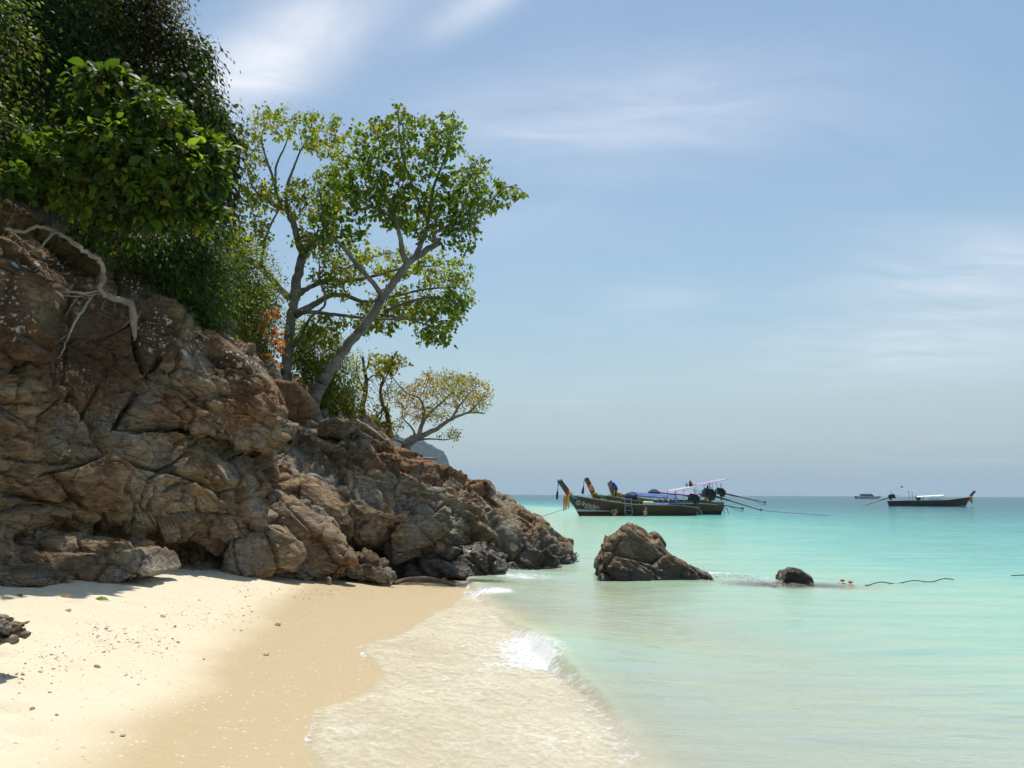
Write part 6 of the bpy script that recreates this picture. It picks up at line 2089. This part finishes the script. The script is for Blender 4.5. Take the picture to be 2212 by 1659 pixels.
def build_people():
    # woman, seen from behind, hip-deep beside the nearest hull, hands up at her chest
    g = .96                                         # metres of water at her feet
    hip, sh, neck = g + .02, g + .50, g + .56
    caps = [((0, 0, hip), (0, .0, hip + .18), .135, .105), ((0, 0, hip + .18), (0, 0, sh - .06), .105, .125), ((-.13, 0, sh - .02), (.13, 0, sh - .02), .055, .055), ((0, 0, sh), (0, .01, neck + .06), .052, .045)]
    for k in (-1, 1):
        caps += [((k * .085, -.02, hip - .02), (k * .085, 0, g - .42), .098, .062), ((k * .085, 0, g - .42), (k * .085, 0, .06), .062, .04), ((k * .085, 0, .04), (k * .09, .16, .03), .04, .03), ((k * .07, -.06, hip), (k * .075, -.065, hip - .05), .085, .085)]
        el = (k * .235, .05, sh - .26)
        wr = (k * .12, .22, sh - .10)
        caps += [((k * .16, 0, sh - .02), el, .046, .037), (el, wr, .037, .026)]
        hand(caps, wr, (-k * .4, .4, .8), (k, 0, 0), .4)
    p = P(1327, 1111, 66.4)
    loc = (p[0], 66.4 - .1, -.96)
    w = person_obj('person in a black bikini standing hip-deep, back turned, by the nearest hull', caps, head_ells((0, .03, neck + .17), (-.3, .95)), [M_SKIN2, M_BIKINI],
                   [(1, lambda c: (c[:, 2] < hip + .03) & (c[:, 2] > hip - .09) & (np.abs(c[:, 0]) < .17)), (1, lambda c: (np.abs(c[:, 2] - (sh - .15)) < .018) & (np.abs(c[:, 0]) < .15))], loc, 0.0)
    hv, hf = sdf_person([((0, .0, neck + .20), (0, -.035, neck + .08), .085, .085), ((0, -.035, neck + .08), (-.03, -.085, sh - .22), .08, .045)], [((0, .01, neck + .20), (.09, .098, .10))], .012)
    add_obj('hair', fast_mesh('hair', hv, hf, smooth=True), M_HAIR, w)
    # man wading chest-deep in profile facing right
    g = 1.0
    hip, sh, neck = g - .14, g + .40, g + .46
    caps = [((0, 0, hip), (0, 0, hip + .2), .135, .125), ((0, 0, hip + .2), (0, .0, sh - .08), .125, .15), ((-.16, 0, sh - .03), (.16, 0, sh - .03), .062, .062), ((0, 0, sh), (0, .015, neck + .06), .058, .052)]
    for k in (-1, 1):
        caps += [((k * .09, 0, hip - .02), (k * .09, .02, .46), .09, .06), ((k * .09, .02, .46), (k * .09, -.01, .06), .06, .042), ((k * .09, 0, .04), (k * .1, .17, .03), .042, .032)]
        el = (k * .24, -.02, sh - .30)
        wr = (k * .20, .10, sh - .52)
        caps += [((k * .19, 0, sh - .03), el, .052, .042), (el, wr, .042, .028)]
        hand(caps, wr, (0, .4, -.9), (0, 1, 0), .4)
    p = P(1393.5, 1113, 66.0)
    m = person_obj('bare-chested person wading waist-deep beside the nearest hull, right of the bikini wearer', caps, head_ells((0, .035, neck + .175), (0, 1, 0)), [M_SKIN, M_NAVY],
                   [(1, lambda c: (c[:, 2] < hip + .06) & (c[:, 2] > .5))], (p[0], 65.9, -1.0), rad(-90))
    hv, hf = sdf_person([], [((0, .02, neck + .215), (.088, .098, .085))], .012)
    add_obj('hair', fast_mesh('hair', hv, hf, smooth=True), M_HAIR, m)
    # crewman standing on the middle boat, stooping over a rope at its bow (faces left)
    hip = .92
    caps = [((0, 0, hip), (0, .06, hip + .18), .15, .15), ((0, .06, hip + .18), (0, .26, hip + .44), .15, .165), ((-.17, .28, hip + .46), (.17, .28, hip + .46), .07, .07), ((0, .29, hip + .49), (0, .37, hip + .55), .058, .055)]
    for k in (-1, 1):
        caps += [((k * .10, 0, hip - .03), (k * .12, .05, .48), .10, .07), ((k * .12, .05, .48), (k * .12, -.02, .08), .07, .05), ((k * .12, -.03, .045), (k * .13, .16, .035), .045, .034)]
    for k, (el, wr) in ((-1, ((-.24, .40, hip + .22), (-.16, .46, hip + .02))), (1, ((.25, .42, hip + .34), (.14, .52, hip + .44)))):
        caps += [((k * .19, .28, hip + .45), el, .06, .046), (el, wr, .046, .03)]
        hand(caps, wr, np.array(wr) - np.array(el), (0, 0, 1), .8)
    pw = P(1331, 1070, 71.6)
    deck = 1.22
    m = person_obj('person in a blue long-sleeved shirt stooping on the middle boat by its neighbour\'s prow', caps, head_ells((0, .45, hip + .60), (0, .85, -.5)), [M_SKIN3, M_SHIRT, M_TROUS],
                   [(1, lambda c: (c[:, 2] > hip - .02) & (c[:, 1] < .36)), (1, lambda c: (c[:, 2] > hip + .06) & (np.abs(c[:, 0]) > .12) & (c[:, 1] < .46)), (2, lambda c: (c[:, 2] <= hip - .0) & (c[:, 2] > .09) & (c[:, 1] < .3))], (pw[0], 71.6, deck), rad(82))
    hv, hf = sdf_person([], [((0, .43, hip + .645), (.092, .102, .085))], .012)
    add_obj('hair', fast_mesh('hair', hv, hf, smooth=True), M_HAIR, m)
    q = np.array(m.location)
    for k in range(2):
        a = np.array((q[0] - .50 + .05 * k, 71.6, deck + hip + .40))
        b = np.array((q[0] - .62 + .12 * k, 71.5, deck + .35))
        rope('held_rope', [a * (1 - s) + b * s + np.array((.02 * math.sin(6 * s), 0, 0)) for s in np.linspace(0, 1, 8)], .014, M_WHITE, ('left', 'right')[k] + ' strand of pale rope hanging from the stooping person\'s hands')


build_people()
# ------------------------------------------------------------------ foam, beach litter, island, haze
def foam_material():
    m, nt = new_mat('foam')
    out = nt.new('ShaderNodeOutputMaterial')
    d = nt.new('ShaderNodeBsdfPrincipled', ins={'Base Color': (0.93, 0.94, 0.94, 1), 'Roughness': 0.35, 'Specular IOR Level': 0.5})
    t = nt.new('ShaderNodeBsdfTranslucent', ins={'Color': (0.94, 0.95, 0.95, 1)})
    mx = nt.new('ShaderNodeMixShader', ins={0: 0.5, 1: d.outputs[0], 2: t.outputs[0]})
    nt.link(mx.outputs[0], out.inputs[0])
    return m


ICO_V = None


def droplets(pos, rad_):
    """many little octahedral droplets / bubbles as one mesh"""
    t = np.array([(1, 0, 0), (-1, 0, 0), (0, 1, 0), (0, -1, 0), (0, 0, 1), (0, 0, -1)], float)
    F = np.array([(0, 2, 4), (2, 1, 4), (1, 3, 4), (3, 0, 4), (2, 0, 5), (1, 2, 5), (3, 1, 5), (0, 3, 5)])
    v = (pos[:, None] + t[None] * rad_[:, None, None]).reshape(-1, 3)
    f = (np.arange(len(pos))[:, None, None] * 6 + F[None]).reshape(-1, 3)
    return v, f


def build_foam():
    rng = np.random.RandomState(17)
    mat = foam_material()

    def splash(label, path, n, width, height, r, throw=(-.2, -.1)):
        path = np.array(path)
        s = rng.rand(n) * (len(path) - 1)
        i = np.minimum(s.astype(int), len(path) - 2)
        c = path[i] + (path[i + 1] - path[i]) * (s - i)[:, None]
        lump = np.clip(0.45 + 1.1 * gnoise(np.stack((s * 2.2, np.zeros(n), np.zeros(n)), 1), 3), .1, 1.3)
        a = rng.rand(n)
        hgt = height * lump * a ** 1.8
        dx = rng.normal(0, width, n)
        pos = c + np.stack((dx + throw[0] * a, rng.normal(0, width * .8, n) + throw[1] * a, hgt), 1)
        gz = np.maximum(sea_z(pos[:, 0], pos[:, 1])[0], ground_h(pos[:, 0], pos[:, 1]) + .015)
        low = gz + 0.3 * r
        pos[:, 2] = np.maximum(low, gz + hgt * np.exp(-(dx / width) ** 2 * .5))
        rr = r * (0.45 + .9 * rng.rand(n)) * (1 - .65 * a)
        v, f = droplets(pos, rr)
        add_obj('foam', fast_mesh('foam', v, f, smooth=True), mat, kind='stuff', label=label)
    main = [PZ(u, v, .06) for u, v in ((1092, 1352), (1120, 1362), (1150, 1385), (1180, 1405), (1200, 1422))]
    splash('white splash where the little wave breaks on the wet sand', main, 60, .12, .26, .006, (-.10, -.25))
    splash('low froth in front of the little breaking wave', [PZ(u, v, .05) for u, v in ((1085, 1380), (1115, 1398), (1150, 1418), (1190, 1428))], 40, .10, .08, .010, (-.05, -.1))
    splash('foam creeping on the sand beside the wet rocks', [PZ(u, v, .06) for u, v in ((1030, 1282), (1048, 1278), (1070, 1274))], 260, .10, .08, .011)
    splash('foam lapping at the wet rocks of the headland', [PZ(u, v, .06) for u, v in ((1075, 1246), (1100, 1238), (1130, 1232), (1160, 1224))], 420, .10, .14, .012)
    splash('spray on the tip of the headland', [PZ(u, v, .06) for u, v in ((1190, 1222), (1215, 1218), (1245, 1220))], 260, .10, .15, .011)
    splash('white water between the sea rocks', [PZ(u, v, .08) for u, v in ((1530, 1250), (1565, 1244), (1610, 1246), (1660, 1252), (1690, 1258))], 600, .12, .18, .012)


build_foam()


def litter_mesh(rng, n_pts=12, s=1.0):
    """small irregular stone"""
    bm = bmesh.new()
    bmesh.ops.create_icosphere(bm, subdivisions=2, radius=1.0)
    o = rng.rand(3) * 50
    for v in bm.verts:
        p = np.array(v.co)
        k = 1 + 0.5 * gnoise((p * 1.1 + o)[None], 2)[0] + .25 * gnoise((p * 2.7 + o)[None], 3)[0]
        v.co = Vector((p[0] * k * 1.25, p[1] * k, p[2] * k * .62)) * s
    me = bpy.data.meshes.new('stone')
    bm.to_mesh(me)
    bm.free()
    return me


def build_litter():
    rng = np.random.RandomState(23)
    mc = simple_mat('coral_rubble', (0.62, 0.53, 0.41), .9, noise=.25, nscale=30)
    md = simple_mat('dark_pebble', (0.33, 0.25, 0.18), .8, noise=.2, nscale=30)

    def ground_point(u, v):
        p = PZ(u, v, .5)
        for _ in range(6):
            z = float(ground_h(np.array([p[0]]), np.array([p[1]]))[0] + sand_detail(np.array([p[0]]), np.array([p[1]]))[0])
            p = PZ(u, v, z)
        return p
    things = [
        ((575, 1415), .040, mc, 'coral_piece', 'pale coral lump on the wet sand left of the swash edge', 'coral'),
        ((600, 1351), .045, md, 'seaweed_scrap', 'dark scrap of seaweed lying on the smooth wet sand', 'seaweed'),
        ((210, 1442), .030, md, 'pebble', 'dark upright stone on the tide line', 'stone'),
        ((313, 1313), .016, md, 'pebble', 'small dark stone on the sand below the overhang', 'stone'),
        ((148, 1320), .040, mc, 'coral_piece', 'coral lump on the dry sand below the shaded slabs', 'coral'),
        ((352, 1332), .035, mc, 'coral_piece', 'coral lump on the sunlit dry sand right of the green leaf', 'coral'),
        ((378, 1354), .022, md, 'pebble', 'dark pebble in the belt of coral bits', 'stone'),
        ((385, 1388), .024, mc, 'coral_piece', 'coral piece at the middle of the belt of bits', 'coral'),
        ((440, 1425), .020, mc, 'shell', 'thin pale shell fragment where dry sand turns wet', 'shell'),
        ((88, 1452), .022, mc, 'shell', 'reddish shell on the dry sand near the shadow patch', 'shell'),
        ((70, 1532), .020, md, 'pebble', 'dark pebble on the bare dry sand low in the view', 'stone'),
        ((265, 1590), .022, mc, 'coral_piece', 'coral bit on the wet sand at the bottom of the view', 'coral'),
        ((242, 1582), .016, mc, 'shell', 'pale shell beside the lowest coral bit', 'shell'),
        ((122, 1545), .014, md, 'pebble', 'tiny dark pebble right of the bigger low pebble', 'stone'),
        ((530, 1290), .018, md, 'pebble', 'small dark stone at the foot of the rounded rock', 'stone'),
    ]
    for (uv, s, mat, nm, lab, cat) in things:
        p = ground_point(*uv)
        s *= .62
        me = litter_mesh(rng, s=s)
        o = add_obj(nm, me, mat, loc=p + np.array((0, 0, s * .3)), label=lab, category=cat)
        o.rotation_euler = (rng.rand() * .4, rng.rand() * .4, rng.rand() * 6)
    # fallen green leaf
    p = ground_point(223, 1298)
    v, f, c = leaf_arrays(np.array([(-.09, 0, .012)]), np.array([(1.0, .2, .05)]), np.array([(0, -.35, 1.0)]), [.14], LEAF_OVAL, np.array([(0.10, 0.20, 0.03)]))
    add_obj('fallen_leaf', fast_mesh('fallen_leaf', v, f, attrs={'col': c}), LEAF, loc=p, label='single green leaf fallen on the dry sand', category='leaf')
    for k, (u, v2, lab) in enumerate(((137, 1290, 'yellow leaf fallen on the dry sand left of the green one'), (640, 1243, 'brown leaf fallen near the rounded rock'), (42, 1288, 'brown leaf fallen in the shade of the slabs'))):
        p = ground_point(u, v2)
        v, f, c = leaf_arrays(np.array([(-.03, 0, .01)]), np.array([(1.0, .3 - k * .4, .1)]), np.array([(0.2, -.3, 1.0)]), [.09], LEAF_OVAL, np.array([((0.45, 0.30, 0.04), (0.20, 0.10, 0.04), (0.22, 0.10, 0.05))[k]]))
        add_obj('fallen_leaf', fast_mesh('fallen_leaf', v, f, attrs={'col': c}), LEAF, loc=p, label=lab, category='leaf')
    # wooden stub, driftwood stick and a washed-up rope
    p = ground_point(711, 1263)
    MB().tube([(0, 0, -.06), (.003, 0, .03), (-.004, 0, .10), (0, 0, .112)], [.032, .034, .033, .022], 9).build('wooden_stub', M_DECK, None, smooth=True, loc=p, label='short wooden stub standing in the sand before the rocks', category='stub')
    pts = [ground_point(u, v) + np.array((0, 0, k)) for u, v, k in ((850, 1263, .015), (866, 1262, .05), (884, 1262, .08), (920, 1263, .10), (955, 1265, .07), (984, 1267, .02))]
    pp = smooth_path(pts, 5)
    b = pp[0]
    n = len(pp)
    MB().tube([q - b for q in pp], [.022 + .020 * math.sin(math.pi * (i / (n - 1)) * .8 + .4) for i in range(n)], 8).build('driftwood_stick', TWIG, None, smooth=True, loc=b, label='curved brown driftwood stick lying at the foot of the wet rocks', category='stick')
    pts = smooth_path([ground_point(u, v) + np.array((0, 0, .025)) for u, v in ((978, 1266), (1005, 1264), (1035, 1265), (1056, 1267), (1080, 1268))], 5)
    rope('washed_up_rope', pts, .014, M_CREAM, 'pale rope trailing from the driftwood into the water')
    pts = smooth_path([PZ(1596, 1289, .03), PZ(1500, 1290, .03), PZ(1520, 1291, .03)], 3)
    # dead branch bit and roots among the boulders
    pts = [P(592, 878, 16.9), P(610, 890, 16.8), P(628, 900, 16.7)]
    rope('dead_root', pts, .035, PALE, 'bleached root end poking out under the orange boulder', 'root')
    pts = [P(408, 712, 12.2), P(425, 716, 12.2), P(440, 726, 12.2), P(452, 732, 12.25)]
    rope('dead_twig', pts, .012, PALE, 'short white twig lying on the sunlit rock edge', 'twig')
    pts = [P(895, 992, 20.6), P(920, 990, 20.6), P(945, 991, 20.5)]
    rope('dead_root', pts, .03, PALE, 'bleached log end on the crest right of the spreading tree', 'root')
    # belt of coral bits along the last tide line
    n = 1100
    u = rng.rand(n)
    path = np.array(((30, 1500), (180, 1430), (300, 1395), (400, 1360), (480, 1320), (540, 1285), (640, 1262), (700, 1256), (750, 1252)), float)
    s = u * (len(path) - 1)
    i = np.minimum(s.astype(int), len(path) - 2)
    c = path[i] + (path[i + 1] - path[i]) * (s - i)[:, None]
    cl = rng.normal(size=(60, 2))
    c += cl[(u * 59).astype(int)] * np.stack((22 + 22 * (1 - u), 18 - 11 * u), 1) + rng.normal(size=(n, 2)) * np.stack((16 + 14 * (1 - u), 10 - 6 * u), 1)
    w = np.array([PZ(a, b, .42) for a, b in c])
    w[:, 2] = ground_h(w[:, 0], w[:, 1]) + sand_detail(w[:, 0], w[:, 1])
    ok = (inland(w[:, 0], w[:, 1]) > 1.9)
    w = w[ok]
    r = .0048 * np.exp(rng.normal(0, .45, len(w)))
    t = np.array([(1, 0, 0), (-1, 0, 0), (0, 1, 0), (0, -1, 0), (0, 0, 1), (0, 0, -.4)], float)
    F = np.array([(0, 2, 4), (2, 1, 4), (1, 3, 4), (3, 0, 4), (2, 0, 5), (1, 2, 5), (3, 1, 5), (0, 3, 5)])
    jit = t[None] * (0.7 + .9 * rng.rand(len(w), 6, 1)) + .35 * rng.normal(size=(len(w), 6, 3))
    jit[:, :, 2] *= .75
    v = (w[:, None] + jit * r[:, None, None]).reshape(-1, 3)
    f = (np.arange(len(w))[:, None, None] * 6 + F[None]).reshape(-1, 3)
    add_obj('coral_bits', fast_mesh('coral_bits', v, f), simple_mat('coral_bits', (0.50, 0.41, 0.30), .9, noise=.35, nscale=40), kind='stuff', label='belt of coral bits along the last tide line')


build_litter()


def build_island():
    """wooded limestone island out at sea"""
    D = 1800.0
    prof = [(700, 1000), (760, 965), (800, 950), (835, 946), (848, 942), (862, 946), (880, 951), (900, 949), (915, 953), (930, 963), (948, 970), (958, 978), (966, 990), (972, 1002), (976, 1025), (980, 1050), (985, 1068.5)]
    pr = np.array([P(u, v, D) for u, v in prof])
    xs = np.linspace(pr[0, 0] - 120, pr[-1, 0] + 4, 260)
    hs = np.interp(xs, pr[:, 0], pr[:, 2], left=40)
    t = np.linspace(-1, 1, 90)
    X, T = np.meshgrid(xs, t, indexing='ij')
    p = np.stack((X.ravel() * .02, T.ravel() * 3.0, np.zeros(X.size)), 1)
    n = fbm(p * 2.4, 5, .55, 101)
    Z = np.repeat(hs[:, None], 90, 1) * (1 - np.abs(T) ** 2.6)
    Z = Z * (1 + .10 * n.reshape(X.shape)) + 5.0 * np.abs(fbm(p * 9.0, 3, .6, 104)).reshape(X.shape)
    end = np.clip((pr[-1, 0] + 2 - X) / 25, 0, 1) ** .35
    Z = Z * end - 2
    Y = D + T * 130
    v = np.stack((X.ravel(), Y.ravel(), Z.ravel()), 1)
    i = np.arange(259)[:, None] * 90 + np.arange(89)[None]
    f = np.stack((i, i + 90, i + 91, i + 1), -1).reshape(-1, 4)
    m, nt = new_mat('island_forest')
    out = nt.new('ShaderNodeOutputMaterial')
    geo = nt.new('ShaderNodeNewGeometry').outputs['Position']
    n1 = nt.noise(geo, .06, 6.0, .65)
    col = nt.ramp(n1, [(.35, (0.010, 0.018, 0.016)), (.55, (0.022, 0.034, 0.026)), (.72, (0.07, 0.07, 0.065))])
    b = nt.new('ShaderNodeBsdfDiffuse', ins={'Color': col})
    nt.link(b.outputs[0], out.inputs[0])
    add_obj('island', fast_mesh('island', v, f, smooth=False), m, kind='structure', label='blue-hazed wooded island beyond the headland')


build_island()


def build_haze():
    m, nt = new_mat('haze')
    out = nt.new('ShaderNodeOutputMaterial')
    pv = nt.new('ShaderNodeVolumePrincipled', ins={'Color': (0.66, 0.86, 1.0, 1), 'Density': 0.00018, 'Anisotropy': 0.0})
    nt.link(pv.outputs[0], out.inputs['Volume'])
    mb = MB().box((0, 0, 25.0), (23600, 23600, 290))
    mb.build('haze', m, None, kind='stuff', label='thin sea haze in the air')


build_haze()
